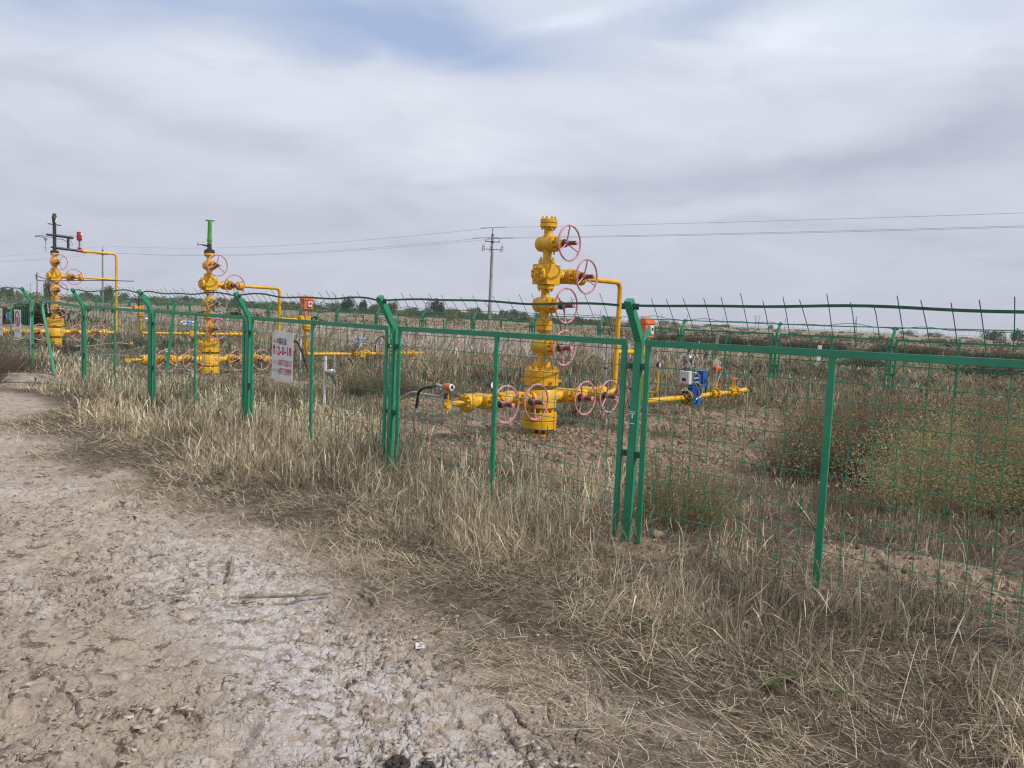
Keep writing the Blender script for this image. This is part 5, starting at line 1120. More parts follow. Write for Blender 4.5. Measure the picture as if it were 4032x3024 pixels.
def build_grass():
    # 1. standing dry grass of the verge, on both sides of the near fence
    def dens(x, y, s, o):
        d = np.hypot(x, y); v = (o - edge_off(s)); pm = path_mask(x, y)
        patch = sstep(0.36, 0.60, fbm(x * 1.5, y * 1.5, 4, 101))
        up = sstep(0.25, 1.05, v) * (1 - pm)
        low = 0.25 * sstep(0.0, 0.3, v)
        right = 0.55 + 0.45 * sstep(0.5, -1.2, s) if True else 1
        base = (up * (0.22 + 0.78 * patch) + low * patch) * right
        base *= (1 - 0.93 * bare_mask(x, y))
        return base * 150 * np.minimum(1, 4.5 / d) ** 1.1
    x, y, s, o = sample(-19, 4.0, -2.7, 1.7, dens, 150)
    k = 26; N = len(x) * k; tsz = np.repeat(rng.lognormal(0, 0.35, len(x)), k); trad = 0.06 * tsz; taz = np.repeat(rng.uniform(0, 6.28, len(x)), k); tln = np.repeat(np.abs(rng.normal(0, 0.40, len(x))), k)
    X = np.repeat(x, k) + rng.normal(0, 1, N) * trad; Y = np.repeat(y, k) + rng.normal(0, 1, N) * trad; S_ = np.repeat(s, k); O = np.repeat(o, k)
    d = np.hypot(X, Y); v = O - edge_off(S_); hp = fbm(X * 0.8 + 5, Y * 0.8, 3, 107)
    h = (0.07 + 0.155 * sstep(0.2, 1.2, v)) * rng.uniform(0.4, 1.5, N) * (0.65 + 0.75 * hp) * np.clip(tsz, 0.6, 1.6)
    lean = tln + np.abs(rng.normal(0.10, 0.50, N)) + 0.75 * (1 - sstep(0.2, 1.0, v)) * rng.uniform(0.4, 1.2, N)
    flatp = sstep(0.56, 0.66, fbm(X * 1.6, Y * 1.6 + 8, 3, 113)); lean += flatp * rng.uniform(0.3, 0.9, N)
    azp = 6.28 * fbm(X * 0.7, Y * 0.7, 2, 109) * 1.6; az = taz + rng.normal(0, 1.3, N)
    w = np.maximum(0.0026, 0.00054 * d) * rng.uniform(0.6, 1.3, N)
    tone = (0.48 + 0.72 * sstep(0.32, 0.64, fbm(X * 1.3 + 2, Y * 1.3, 4, 119)))[:, None]
    parts = [blade_arrays(X, Y, macro(X, Y) - 0.01, h, w, az, lean, rng.normal(0.3, 0.9, N), straw_cols(N, [2.6, 2.4, 2.2, 2.2, 3.0, 1.6, 0.8], 0.22) * tone, rng.uniform(0, 1, N) < 0.34)]
    # taller single culms
    M_ = int(len(x) * 0.8); i = rng.choice(len(x), M_); v = o[i] - edge_off(s[i]); i = i[v > 0.8]; M_ = len(i)
    X = x[i] + rng.normal(0, 0.03, M_); Y = y[i] + rng.normal(0, 0.03, M_); d = np.hypot(X, Y)
    parts.append(blade_arrays(X, Y, macro(X, Y), rng.uniform(0.18, 0.42, M_), np.maximum(0.0030, 0.00056 * d), rng.uniform(0, 6.28, M_), np.abs(rng.normal(0.1, 0.38, M_)), rng.normal(0.2, 0.5, M_), straw_cols(M_, [2, 5, 1, 0.4, 0, 1, 0]), rng.uniform(0, 1, M_) < 0.7))
    o_ = veg_obj('dry_grass', parts, VEG); tag(o_, 'standing dry straw coloured grass of the verge along the near fence', 'grass', kind='stuff')
    n1 = sum(len(p[2]) for p in parts) // 3
    # 2. flattened straw and broken stems along the edge of the track
    def dens2(x, y, s, o):
        d = np.hypot(x, y); v = o - edge_off(s)
        hp_ = ell(s, o, -13.35, -0.62, 1.5, 0.75) > 1
        band = sstep(-0.45, 0.15, v) * (1 - 0.55 * sstep(1.1, 2.0, v))
        return band * (0.25 + 0.75 * sstep(0.35, 0.58, fbm(x * 1.9, y * 1.9, 4, 121))) * 4200 * np.minimum(1, 3.6 / d) ** 1.4 * (1 - 0.8 * bare_mask(x, y))
    x, y, s, o = sample(-9, 4.0, -3.0, 0.9, dens2, 4200); N = len(x); d = np.hypot(x, y)
    azp = 6.28 * fbm(x * 0.9, y * 0.9, 2, 125) * 1.5
    parts = [blade_arrays(x, y, macro(x, y) + rng.uniform(0.0, 0.045, N), np.clip(rng.lognormal(-2.5, 0.5, N), 0.02, 0.26), np.maximum(0.0028, 0.00062 * d) * rng.uniform(0.6, 1.3, N), azp + rng.normal(0, 1.2, N), rng.uniform(1.0, 1.62, N), rng.uniform(-0.3, 0.25, N), straw_cols(N, [3, 3.2, 2.4, 2.4, 2.6, 2, 0.5], 0.2), np.zeros(N, bool))]
    # sparse straws out on the mud
    n = 1500; s = rng.uniform(-5, 3, n); o = rng.uniform(-3.6, -2.0, n); x = F0[0] + U2[0] * s + V2[0] * o; y = F0[1] + U2[1] * s + V2[1] * o
    k = visible(x, y) & (rng.uniform(0, 1, n) < np.exp(-np.maximum(0, edge_off(s) - o) * 2.2)); x, y = x[k], y[k]; N = len(x)
    parts.append(blade_arrays(x, y, macro(x, y) + 0.012, rng.uniform(0.04, 0.16, N), np.full(N, 0.0032), rng.uniform(0, 6.28, N), rng.uniform(1.3, 1.6, N), rng.uniform(-0.3, 0.2, N), straw_cols(N, [3, 3, 2, 2, 1, 2, 0]), np.zeros(N, bool)))
    n = 52000; s = rng.uniform(-16, 4, n); o = rng.uniform(-0.8, 10.5, n); x = F0[0] + U2[0] * s + V2[0] * o; y = F0[1] + U2[1] * s + V2[1] * o
    k = visible(x, y) & (rng.uniform(0, 1, n) < bare_mask(x, y) * (0.15 + 0.85 * sstep(0.42, 0.62, fbm(x * 1.3, y * 1.3, 3, 127)))); x, y = x[k], y[k]; N = len(x); d = np.hypot(x, y)
    parts.append(blade_arrays(x, y, macro(x, y) + 0.015 + rng.uniform(0, 0.02, N), rng.uniform(0.05, 0.20, N), 0.00050 * d, rng.uniform(0, 6.28, N), rng.uniform(0.9, 1.6, N), rng.uniform(-0.3, 0.3, N), straw_cols(N, [2, 2, 3, 3, 2, 2, 0.4], 0.2), np.zeros(N, bool)))
    o_ = veg_obj('straw_litter', parts, VEG); tag(o_, 'flattened straw and broken stems lying between track and grass', 'straw', kind='stuff')
    n2 = len(x)
    # 3. grass inside the compound
    def dens3(x, y, s, o):
        d = np.hypot(x, y); patch = sstep(0.28, 0.58, fbm(x * 0.75, y * 0.75, 4, 131))
        back = sstep(4.5, 7.5, o)
        b = (0.40 + 0.60 * patch) * (0.75 + 0.5 * back) * (1 - 0.92 * bare_mask(x, y))
        return b * 95 * np.minimum(1, 7.0 / d) ** 1.2
    x, y, s, o = sample(-34, 9, 1.4, 15.6, dens3, 95)
    k = 13; N = len(x) * k; dd = np.repeat(np.hypot(x, y), k)
    X = np.repeat(x, k) + rng.normal(0, 0.05, N); Y = np.repeat(y, k) + rng.normal(0, 0.05, N); O = np.repeat(o, k); S_ = np.repeat(s, k)
    hp = fbm(X * 0.5 + 5, Y * 0.5, 3, 137); tall = sstep(5.5, 8.5, O)
    h = (0.14 + 0.20 * tall) * rng.uniform(0.55, 1.4, N) * (0.6 + 0.9 * hp)
    ptone = fbm(X * 0.33, Y * 0.33, 3, 139)[:, None]
    col = straw_cols(N, [2.6, 1.7, 2.6, 2.8, 2.8, 1.8, 1.0], 0.2) * (0.34 + 0.66 * ptone)
    parts = [blade_arrays(X, Y, macro(X, Y) - 0.01, h, 0.00062 * dd * rng.uniform(0.6, 1.3, N), rng.uniform(0, 6.28, N), np.abs(rng.normal(0.2, 0.45, N)), rng.normal(0.25, 0.8, N), col, rng.uniform(0, 1, N) < 0.3)]
    o_ = veg_obj('field_grass', parts, VEG); tag(o_, 'dry tan grass growing inside the fenced compound', 'grass', kind='stuff')
    n3 = N
    # 4. beyond the back fence
    n = 150000; d = 20 * (160 / 20) ** rng.uniform(0, 1, n); a = rng.uniform(-0.66, 0.66, n); x = d * np.sin(a); y = d * np.cos(a); s, o = so_of(x, y)
    pat = sstep(0.35, 0.6, fbm(x * 0.12, y * 0.12, 4, 141)); rt = sstep(-0.05, 0.2, a)
    k = (o > 15.2) & (rng.uniform(0, 1, n) < 0.25 + 0.5 * pat + 0.25 * rt); x, y, d, a, rt = x[k], y[k], d[k], a[k], rt[k]; N = len(x)
    col = 0.80 * straw_cols(N, [3, 1.5, 3, 2.4, 1.4, 2.2, 0.9]) * (1 - 0.40 * rt[:, None] * sstep(0.45, 0.6, fbm(x * 0.2, y * 0.2, 3, 143))[:, None])
    parts = [blade_arrays(x, y, macro(x, y) - 0.01, rng.uniform(0.12, 0.34, N), 0.0011 * d * rng.uniform(0.6, 1.2, N), rng.uniform(0, 6.28, N), np.abs(rng.normal(0.3, 0.25, N)), rng.uniform(0, 0.8, N), col, rng.uniform(0, 1, N) < 0.3)]
    o_ = veg_obj('far_grass', parts, VEG); tag(o_, 'pale dry grassland stretching beyond the back fence', 'grass', kind='stuff')
    print('blades', n1, n2, n3, N)
build_grass()

def twig_strips(cx, cy, cz, rad, hgt, n, col, spread=0.55, wid=0.005, base=0.12, curl=(0.1, 0.7), jit=0.25):
    az = rng.uniform(0, 6.28, n); r0 = np.sqrt(rng.uniform(0, 1, n)) * rad * base * 3
    x = cx + np.cos(az) * r0; y = cy + np.sin(az) * r0
    ln = np.abs(rng.normal(spread * 0.6, spread * 0.45, n)); h = hgt * rng.uniform(0.5, 1.12, n) / np.maximum(0.6, np.cos(ln * 0.8))
    c = np.array(col)[None, :] * (1 + rng.uniform(-jit, jit, (n, 1)))
    return blade_arrays(x, y, np.full(n, cz - 0.02) if np.isscalar(cz) else cz, h, wid * rng.uniform(0.5, 1.4, n), az + rng.normal(0, 0.5, n), ln, rng.uniform(*curl, n), c, np.zeros(n, bool))
def dome_points(n, cx, cy, cz, rx, ry, h, lumps=9, shell=0.55, low=0.15):
    """points spread through an uneven dome made of clumps"""
    la = rng.uniform(0, 6.28, lumps); lr = np.sqrt(rng.uniform(0, 1, lumps)) * 0.75; lz = rng.uniform(0.35, 0.85, lumps) * (1 - 0.45 * lr); ls = rng.uniform(0.22, 0.42, lumps)
    i = rng.integers(0, lumps, n); d = rng.normal(size=(n, 3)); d /= np.linalg.norm(d, axis=1)[:, None]; rr = rng.uniform(shell, 1, n) ** 0.6
    p = np.stack((np.cos(la[i]) * lr[i], np.sin(la[i]) * lr[i], lz[i]), 1) + d * (ls[i] * rr)[:, None]
    p = p[p[:, 2] > low]; return np.stack((cx + p[:, 0] * rx, cy + p[:, 1] * ry, cz + p[:, 2] * h), 1)
def shrub(label, x, y, rx, ry, h, ntw, nleaf, leafcols, twcol=(0.12, 0.085, 0.06), lsize=0.03, tw=0.005, cat='shrub', group=None, name='shrub', low=0.15, lumps=12):
    z = hz(x, y); root = empty(name, (x, y, z)); tag(root, label, cat, group)
    t = [twig_strips(0, 0, 0, min(rx, ry), h * 0.86, ntw, twcol, 0.75 if rx > h * 0.8 else 0.5, tw, (0.22 if rx < 1.2 else 0.30) * max(rx, ry) / min(rx, ry), (-0.6, 0.9))]
    veg_obj('branches', t, VEG, root)
    if nleaf:
        p = dome_points(nleaf, 0, 0, 0, rx, ry, h, lumps, low=low); lc = np.array(leafcols); tone = fbm(p[:, 0] * 3 + x * 9, p[:, 1] * 3 + p[:, 2] * 2, 3, 151)
        c = lc[np.clip((tone * 1.6 - 0.3) * len(lc) + rng.normal(0, 0.5, len(p)), 0, len(lc) - 1).astype(int)] * (1 + rng.uniform(-0.2, 0.2, (len(p), 1)))
        veg_obj('foliage', [quad_arrays(p, lsize * rng.uniform(0.5, 1.4, len(p)), c)], LEAF, root)
    return root
LEAFB = mat('bush_leaves', (0.2, 0.2, 0.1), 0.8, attr='Col', spec=0.15, trans=0.42)
def spray_bush(label, x, y, rx, ry, h, nst, per, leafcols, twcol, lsize=0.026, tw=0.004, cat='shrub', group=None, t0=0.30, bare=0.15, fan=0.55, curl=0.5):
    """bush of many leaning stems, each carrying small leaves along its upper part"""
    z = hz(x, y); root = empty('shrub', (x, y, z)); tag(root, label, cat, group); n = nst
    az = rng.uniform(0, 6.28, n); rr = np.sqrt(rng.uniform(0, 1, n)); bx = np.cos(az) * rr * rx * 0.72; by = np.sin(az) * rr * ry * 0.72
    lump = fbm(bx * 1.9 + x, by * 1.9 + y, 3, 201); hh = h * rng.uniform(0.35, 1.1, n) * (1 - 0.42 * rr ** 2) * (0.42 + 1.1 * lump)
    ln = np.clip(rr * fan + rng.normal(0, 0.28, n), -0.2, 1.2); cu = rng.normal(0.15, curl, n); daz = az + rng.normal(0, 0.6, n)
    tc_ = np.array(twcol)[None, :] * (1 + rng.uniform(-0.3, 0.3, (n, 1)))
    tall = np.where(rng.uniform(0, 1, n) < 0.12, 1.18, 1.0)
    veg_obj('branches', [blade_arrays(bx, by, np.full(n, -0.02), hh * tall, tw * rng.uniform(0.6, 1.5, n), daz, ln, cu, tc_, np.zeros(n, bool))], VEG, root)
    leafy = rng.uniform(0, 1, n) > bare; idx = np.repeat(np.where(leafy)[0], per); N = len(idx); t = rng.uniform(t0, 1.03, N)
    a = ln[idx] + cu[idx] * t * 0.55; px = hh[idx] * t * np.sin(a); pz = hh[idx] * t * np.cos(a); sp = 0.018 + 0.045 * t
    P = np.stack((bx[idx] + np.cos(daz[idx]) * px + rng.normal(0, 1, N) * sp, by[idx] + np.sin(daz[idx]) * px + rng.normal(0, 1, N) * sp, pz + rng.normal(0, 1, N) * sp), 1); P[:, 2] = np.maximum(P[:, 2], 0.02)
    lc = np.array(leafcols); ci = np.clip((fbm(bx * 2.6 + 3 * x, by * 2.6 + y, 3, 203) * 2.3 - 0.66) * len(lc) + rng.normal(0, 0.7, n), 0, len(lc) - 1).astype(int)
    veg_obj('foliage', [quad_arrays(P, lsize * rng.uniform(0.5, 1.5, N), lc[ci[idx]] * (1 + rng.uniform(-0.15, 0.15, (N, 1))))], LEAFB, root); return root
OLV = [(0.24, 0.215, 0.11), (0.30, 0.275, 0.13), (0.36, 0.335, 0.165), (0.42, 0.39, 0.21)]
BRN = [(0.13, 0.095, 0.07), (0.18, 0.135, 0.095), (0.23, 0.175, 0.12)]
DRK = [(0.09, 0.075, 0.055), (0.12, 0.10, 0.07), (0.16, 0.13, 0.09)]
def build_shrubs():
    spray_bush('large olive green bush filling the right side behind the near fence', 5.05, 8.0, 1.5, 1.0, 1.25, 950, 50, OLV, (0.22, 0.175, 0.135), 0.022, t0=0.3)
    spray_bush('lower pale olive bush in front of the large bush behind the slim middle bar', 4.05, 7.15, 0.75, 0.6, 0.82, 380, 34, OLV[1:], (0.23, 0.18, 0.14), 0.020, t0=0.3)
    spray_bush('olive bush leaning out to the right edge, in front of the large bush', 5.45, 6.9, 0.8, 0.65, 0.95, 420, 38, OLV, (0.22, 0.175, 0.135), 0.020, t0=0.3)
    spray_bush('olive bush at the right edge behind the large bush', 7.1, 9.1, 1.6, 1.2, 1.05, 750, 42, OLV, (0.22, 0.175, 0.135), 0.026, t0=0.3)
    spray_bush('dark brown twiggy bush with a sparse olive top, left of the large bush', 3.55, 8.5, 0.85, 0.75, 1.05, 1500, 5, OLV[:3], (0.12, 0.092, 0.074), 0.024, 0.0045, t0=0.65, bare=0.5)
    spray_bush('brown bush with olive tips behind the twiggy bush', 5.0, 10.4, 1.5, 0.9, 1.0, 1000, 30, [(0.19, 0.15, 0.095), (0.24, 0.195, 0.11), (0.28, 0.235, 0.12)], (0.17, 0.13, 0.10), 0.024, 0.006)
    spray_bush('low grey brown bush by the third post of the back fence from the right', 8.0, 12.5, 1.6, 1.1, 0.85, 900, 10, BRN + [(0.17, 0.15, 0.07)], (0.15, 0.12, 0.095), 0.032, 0.007)
    spray_bush('wispy olive weed clump right of the nearest fence post', 1.50, 6.42, 0.45, 0.38, 1.0, 560, 11, [(0.16, 0.155, 0.065), (0.20, 0.19, 0.08), (0.25, 0.23, 0.11)], (0.19, 0.165, 0.10), 0.018, 0.003, fan=0.5, curl=0.35)
    spray_bush('reddish brown low shrub between the plate and the second nearest post', -2.55, 14.8, 1.0, 0.7, 0.62, 800, 8, [(0.13, 0.09, 0.06), (0.17, 0.125, 0.08), (0.20, 0.165, 0.085)], (0.14, 0.10, 0.075), 0.026, 0.006)
    shrub('dark thorny bush at the left edge beside the track', -9.75, 13.3, 1.0, 0.8, 1.0, 1800, 2500, BRN, (0.13, 0.10, 0.08), 0.03, 0.007)
    shrub('small dark bush below the left sign', -10.3, 15.6, 0.75, 0.5, 0.55, 900, 1200, BRN, (0.14, 0.11, 0.085), 0.03, 0.007)
    # white flowering plant
    x, y = 2.98, 6.75; root = shrub('small plant with white flower heads beside the slim middle bar', x, y, 0.34, 0.26, 0.46, 420, 900, [(0.16, 0.13, 0.07), (0.20, 0.17, 0.09)], (0.20, 0.15, 0.10), 0.018, 0.003, cat='plant', name='flowering_plant')
    p = dome_points(170, 0, 0, 0, 0.34, 0.26, 0.50, 10, 0.9, 0.55); fl = veg_obj('flowers', [quad_arrays(p, rng.uniform(0.012, 0.024, len(p)), np.tile([[0.62, 0.58, 0.50]], (len(p), 1)))], LEAF, root); fl['kind'] = 'stuff'
    # dark hedge row beyond the fence at left, low bushes beyond the back fence at right
    proto = None
    def copies(label, group, spots, cols, tc, n1, n2, ls, tw, base=(1.0, 0.8, 1.0), low=0.1):
        pr = [shrub(label, 0, 0, base[0], base[1], base[2], n1, n2, cols, tc, ls, tw, group=group, low=low) for _ in range(2)]
        for k, (x, y, sx, sz) in enumerate(spots):
            if k < 2: r = pr[k]
            else:
                r = pr[k % 2].copy(); link(r)
                for ch in pr[k % 2].children:
                    c = ch.copy(); link(c, r)
            r.location = (x, y, hz(x, y)); r.scale = (sx, sx, sz); r.rotation_euler = (0, 0, rnd.uniform(0, 6.28))
    copies('dark green shrub of the hedge row behind the left wellhead', 'hedge row behind the left wellhead',
           [(-27.5 + 1.75 * k + rnd.uniform(-.4, .4), 43.5 - 0.25 * k + rnd.uniform(-1, 1), rnd.uniform(1.2, 1.6), rnd.uniform(1.05, 1.35)) for k in range(11)], [(0.035, 0.045, 0.022), (0.05, 0.058, 0.028), (0.075, 0.075, 0.035)], (0.06, 0.05, 0.035), 250, 2600, 0.10, 0.02)
    spots = []
    for px, py, w in ((2690, 1356, 1.5), (2760, 1372, 1.4), (2860, 1366, 1.6), (2940, 1370, 1.5), (3010, 1378, 1.5), (3090, 1392, 1.4), (3180, 1385, 1.5), (3260, 1395, 1.5), (3390, 1452, 1.15), (3480, 1400, 1.6), (3560, 1408, 1.5), (3650, 1412, 1.6), (3750, 1425, 1.5), (3870, 1482, 1.5), (3930, 1478, 1.2), (3830, 1420, 1.6), (3960, 1432, 1.7), (2560, 1420, 0.9), (2730, 1415, 0.8), (2630, 1352, 1.4), (4010, 1440, 1.5)):
        d = EYE * 3028 / (py - HOR(px)); x, y = far_pos(px, d); spots.append((x, y, w * rnd.uniform(0.9, 1.15), rnd.uniform(0.6, 0.85) * (1.25 if d > 40 else 0.95)))
    copies('dark brown scrub bush beyond the right half of the back fence', 'scrub bushes beyond the back fence', spots, DRK + BRN[:1], (0.075, 0.058, 0.045), 420, 1900, 0.07, 0.016)
    # far scrub, nobody could count it
    n = 620; d = 60 * (900 / 60) ** rng.uniform(0, 1, n); a = rng.uniform(-0.64, 0.66, n)
    keep = rng.uniform(0, 1, n) < np.where(a > 0.12, 0.95, np.where(d > 150, 0.5, 0.06)); d, a = d[keep], a[keep]; parts = []
    for dd, aa in zip(d, a):
        x, y = dd * math.sin(aa), dd * math.cos(aa); s_ = rng.uniform(0.6, 1.5) * (1 + dd / 700); p = dome_points(70, x, y, hz(x, y) - 0.1, s_ * 1.6, s_, min(s_ * 0.6, 1.15), 5, 0.4, 0.05)
        c = np.array(DRK + BRN)[rng.integers(0, 6, len(p))] * rng.uniform(0.9, 1.9); parts.append(quad_arrays(p, rng.uniform(0.25, 0.6, len(p)) * (0.6 + dd / 300), c))
    o = veg_obj('far_scrub', parts, LEAF); tag(o, 'low dark scrub dotting the plain out to the horizon', 'scrub', kind='stuff')
    parts = []
    for k in range(330):
        aa = rng.uniform(-0.64, 0.16); dd = rng.uniform(230, 430); x, y = dd * math.sin(aa), dd * math.cos(aa); w_ = rng.uniform(1.8, 4.0); hh = rng.uniform(1.6, 3.9) * (1.0 if aa < -0.02 else 0.75)
        p = dome_points(150, x, y, hz(x, y) - 0.2, w_ * 1.3, w_, hh, 7, 0.2, 0.02); c0 = np.array(((0.06, 0.07, 0.03), (0.08, 0.085, 0.035), (0.15, 0.125, 0.05), (0.19, 0.15, 0.06)))[rng.integers(0, 4)]
        parts.append(quad_arrays(p, rng.uniform(0.35, 0.8, len(p)), c0[None, :] * rng.uniform(0.6, 1.4, (len(p), 1))))
    o = veg_obj('far_treeline', parts, LEAF); tag(o, 'low green and ochre belt of trees and shrubs along the horizon', 'treeline', kind='stuff')
    parts = []
    n = 900; s = rng.uniform(-28, 8, n); o = rng.uniform(1.6, 24, n); x = F0[0] + U2[0] * s + V2[0] * o; y = F0[1] + U2[1] * s + V2[1] * o
    keep = visible(x, y) & (rng.uniform(0, 1, n) < (0.25 + 0.75 * sstep(0.4, 0.6, fbm(x * 0.3, y * 0.3, 3, 211))) * (1 - 0.9 * bare_mask(x, y)))
    for xx, yy in zip(x[keep], y[keep]):
        dd = math.hypot(xx, yy); w_ = rng.uniform(0.14, 0.42); hh = rng.uniform(0.16, 0.46); p = dome_points(90, xx, yy, hz(xx, yy), w_, w_, hh, 5, 0.2, 0.05); c0 = np.array(BRN + OLV[:2] + [(0.12, 0.10, 0.07)])[rng.integers(0, 6)]
        parts.append(quad_arrays(p, rng.uniform(0.5, 1.4, len(p)) * max(0.018, 0.0016 * dd), c0[None, :] * rng.uniform(0.55, 1.15, (len(p), 1))))
        parts.append(blade_arrays(np.full(24, xx) + rng.normal(0, w_ * 0.25, 24), np.full(24, yy) + rng.normal(0, w_ * 0.25, 24), np.full(24, hz(xx, yy)), rng.uniform(0.6, 1.1, 24) * hh, np.full(24, 0.0006 * dd), rng.uniform(0, 6.28, 24), np.abs(rng.normal(0.35, 0.3, 24)), rng.normal(0.1, 0.5, 24), np.tile(c0[None, :] * 0.7, (24, 1)), np.zeros(24, bool)))
    o_ = veg_obj('low_weeds', parts, LEAF); tag(o_, 'low brown and olive weeds scattered through the dry grass', 'weeds', kind='stuff')
    # reeds with pale plumes
    parts = []
    pts = []
    for cx, cy, rx, ry, n in ((-2.2, 25.0, 3.4, 2.4, 620), (-6.0, 26.5, 2.2, 2.0, 260), (1.2, 22.5, 2.2, 1.6, 260), (-13.5, 32.5, 3.2, 1.2, 300), (-10.2, 31.0, 1.8, 1.0, 180), (-17.2, 34.5, 2.4, 1.0, 220), (-1.5, 20.0, 2.6, 1.3, 160), (3.6, 20.0, 1.6, 1.2, 90)):
        pts.append(np.stack((cx + rng.normal(0, rx * 0.55, n), cy + rng.normal(0, ry * 0.55, n)), 1))
    pts = np.concatenate(pts); N = len(pts); x, y = pts[:, 0], pts[:, 1]; d = np.hypot(x, y); hh = rng.uniform(0.75, 1.2, N); z = macro(x, y); az = rng.normal(0.6, 0.6, N); ln = np.abs(rng.normal(0.08, 0.08, N))
    parts.append(blade_arrays(x, y, z, hh, 0.0005 * d, az, ln, rng.uniform(0.05, 0.3, N), straw_cols(N, [2, 1, 3, 1, 0, 2, 0]), np.zeros(N, bool)))
    for k in range(10):   # plume tufts
        tx = x + np.cos(az) * np.sin(ln + .08) * hh * 0.78 + rng.normal(0, 0.025, N); ty = y + np.sin(az) * np.sin(ln + .08) * hh * 0.78 + rng.normal(0, 0.025, N)
        parts.append(blade_arrays(tx, ty, z + hh * rng.uniform(0.66, 0.86, N), rng.uniform(0.12, 0.30, N), rng.uniform(0.018, 0.038, N), az + rng.normal(0, 0.7, N), np.abs(rng.normal(0.3, 0.2, N)), rng.uniform(0.1, 0.8, N), np.array([[0.52, 0.44, 0.37]]) * rng.uniform(0.75, 1.15, (N, 1)), np.zeros(N, bool)))
    for k in range(7):
        parts.append(blade_arrays(x + rng.normal(0, .12, N), y + rng.normal(0, .12, N), z, rng.uniform(0.35, 0.8, N), 0.0007 * d, rng.uniform(0, 6.28, N), np.abs(rng.normal(0.25, 0.2, N)), rng.uniform(0.1, 0.9, N), straw_cols(N, [2, 1, 3, 2, 0.5, 2, 0.5]), np.zeros(N, bool)))
    o = veg_obj('reeds', parts, VEG); tag(o, 'pale plumed reeds in front of the back fence', 'reeds', kind='stuff')
    # green weeds in the foreground straw
    proto = []
    for v in range(2):
        parts = []
        for k in range(9):
            t = k * 0.7 + rnd.uniform(-.3, .3); L_ = rnd.uniform(0.035, 0.065); parts.append(blade_arrays(np.zeros(1), np.zeros(1), np.full(1, 0.01), np.full(1, L_), np.full(1, 0.028), np.full(1, t), np.full(1, 1.0), np.full(1, 0.4), np.array([[0.085, 0.115, 0.045]]) * rnd.uniform(0.8, 1.3), np.zeros(1, bool)))
        proto.append(veg_obj('green_weed', parts, LEAF))
    for k, (px, py) in enumerate(((3120, 2490), (3210, 2700), (3690, 2690), (3130, 2730), (2750, 2445), (2610, 2460), (3650, 2520), (3400, 2760))):
        d = EYE * 3028 / (py - HOR(px)); x, y = far_pos(px, d * 0.985); o = proto[k % 2] if k < 2 else proto[k % 2].copy()
        if k >= 2: link(o)
        o.location = (x, y, hz(x, y) + 0.01); o.rotation_euler = (0, 0, k * 1.3); o.scale = (1.1, 1.1, 1.1); tag(o, 'small green weed in the straw at the lower right', 'plant', 'green weeds in the straw')
build_shrubs()

def tree_proto(seed, h, w, cols, n=2600, lumps=20, lsize=0.34, trunk=0.35):
    q = random.Random(seed); root = empty('tree'); m = MB(); H = h * trunk
    m.tube([(0, 0, -0.4), (0.05, 0, H * 0.6), (0.0, 0.08, H), (0.05, 0.05, h * 0.75)], [0.16, 0.13, 0.10, 0.03], 8)
    for k in range(7):
        t = k * 0.9 + q.uniform(-.3, .3); z0 = H * q.uniform(0.6, 1.3); l = w * 0.36 * q.uniform(0.7, 1.1); m.tube([(0.03, 0.04, z0), (math.cos(t) * l * 0.5, math.sin(t) * l * 0.5, z0 + h * 0.14), (math.cos(t) * l, math.sin(t) * l, z0 + h * 0.32)], [0.07, 0.045, 0.015], 6)
    m.build('trunk', BARK, root)
    p = dome_points(n, 0, 0, h * 0.12, w / 2, w / 2, h * 0.88, lumps, 0.2, 0.04); lc = np.array(cols); tone = fbm(p[:, 0] * 0.9 + seed, p[:, 2] * 0.9, 3, 161)
    c = lc[np.clip((tone * 1.7 - 0.35) * len(lc) + rng.normal(0, 0.5, len(p)), 0, len(lc) - 1).astype(int)] * (1 + rng.uniform(-0.2, 0.2, (len(p), 1)))
    veg_obj('crown', [quad_arrays(p, lsize * rng.uniform(0.6, 1.5, len(p)), c)], LEAF, root); return root
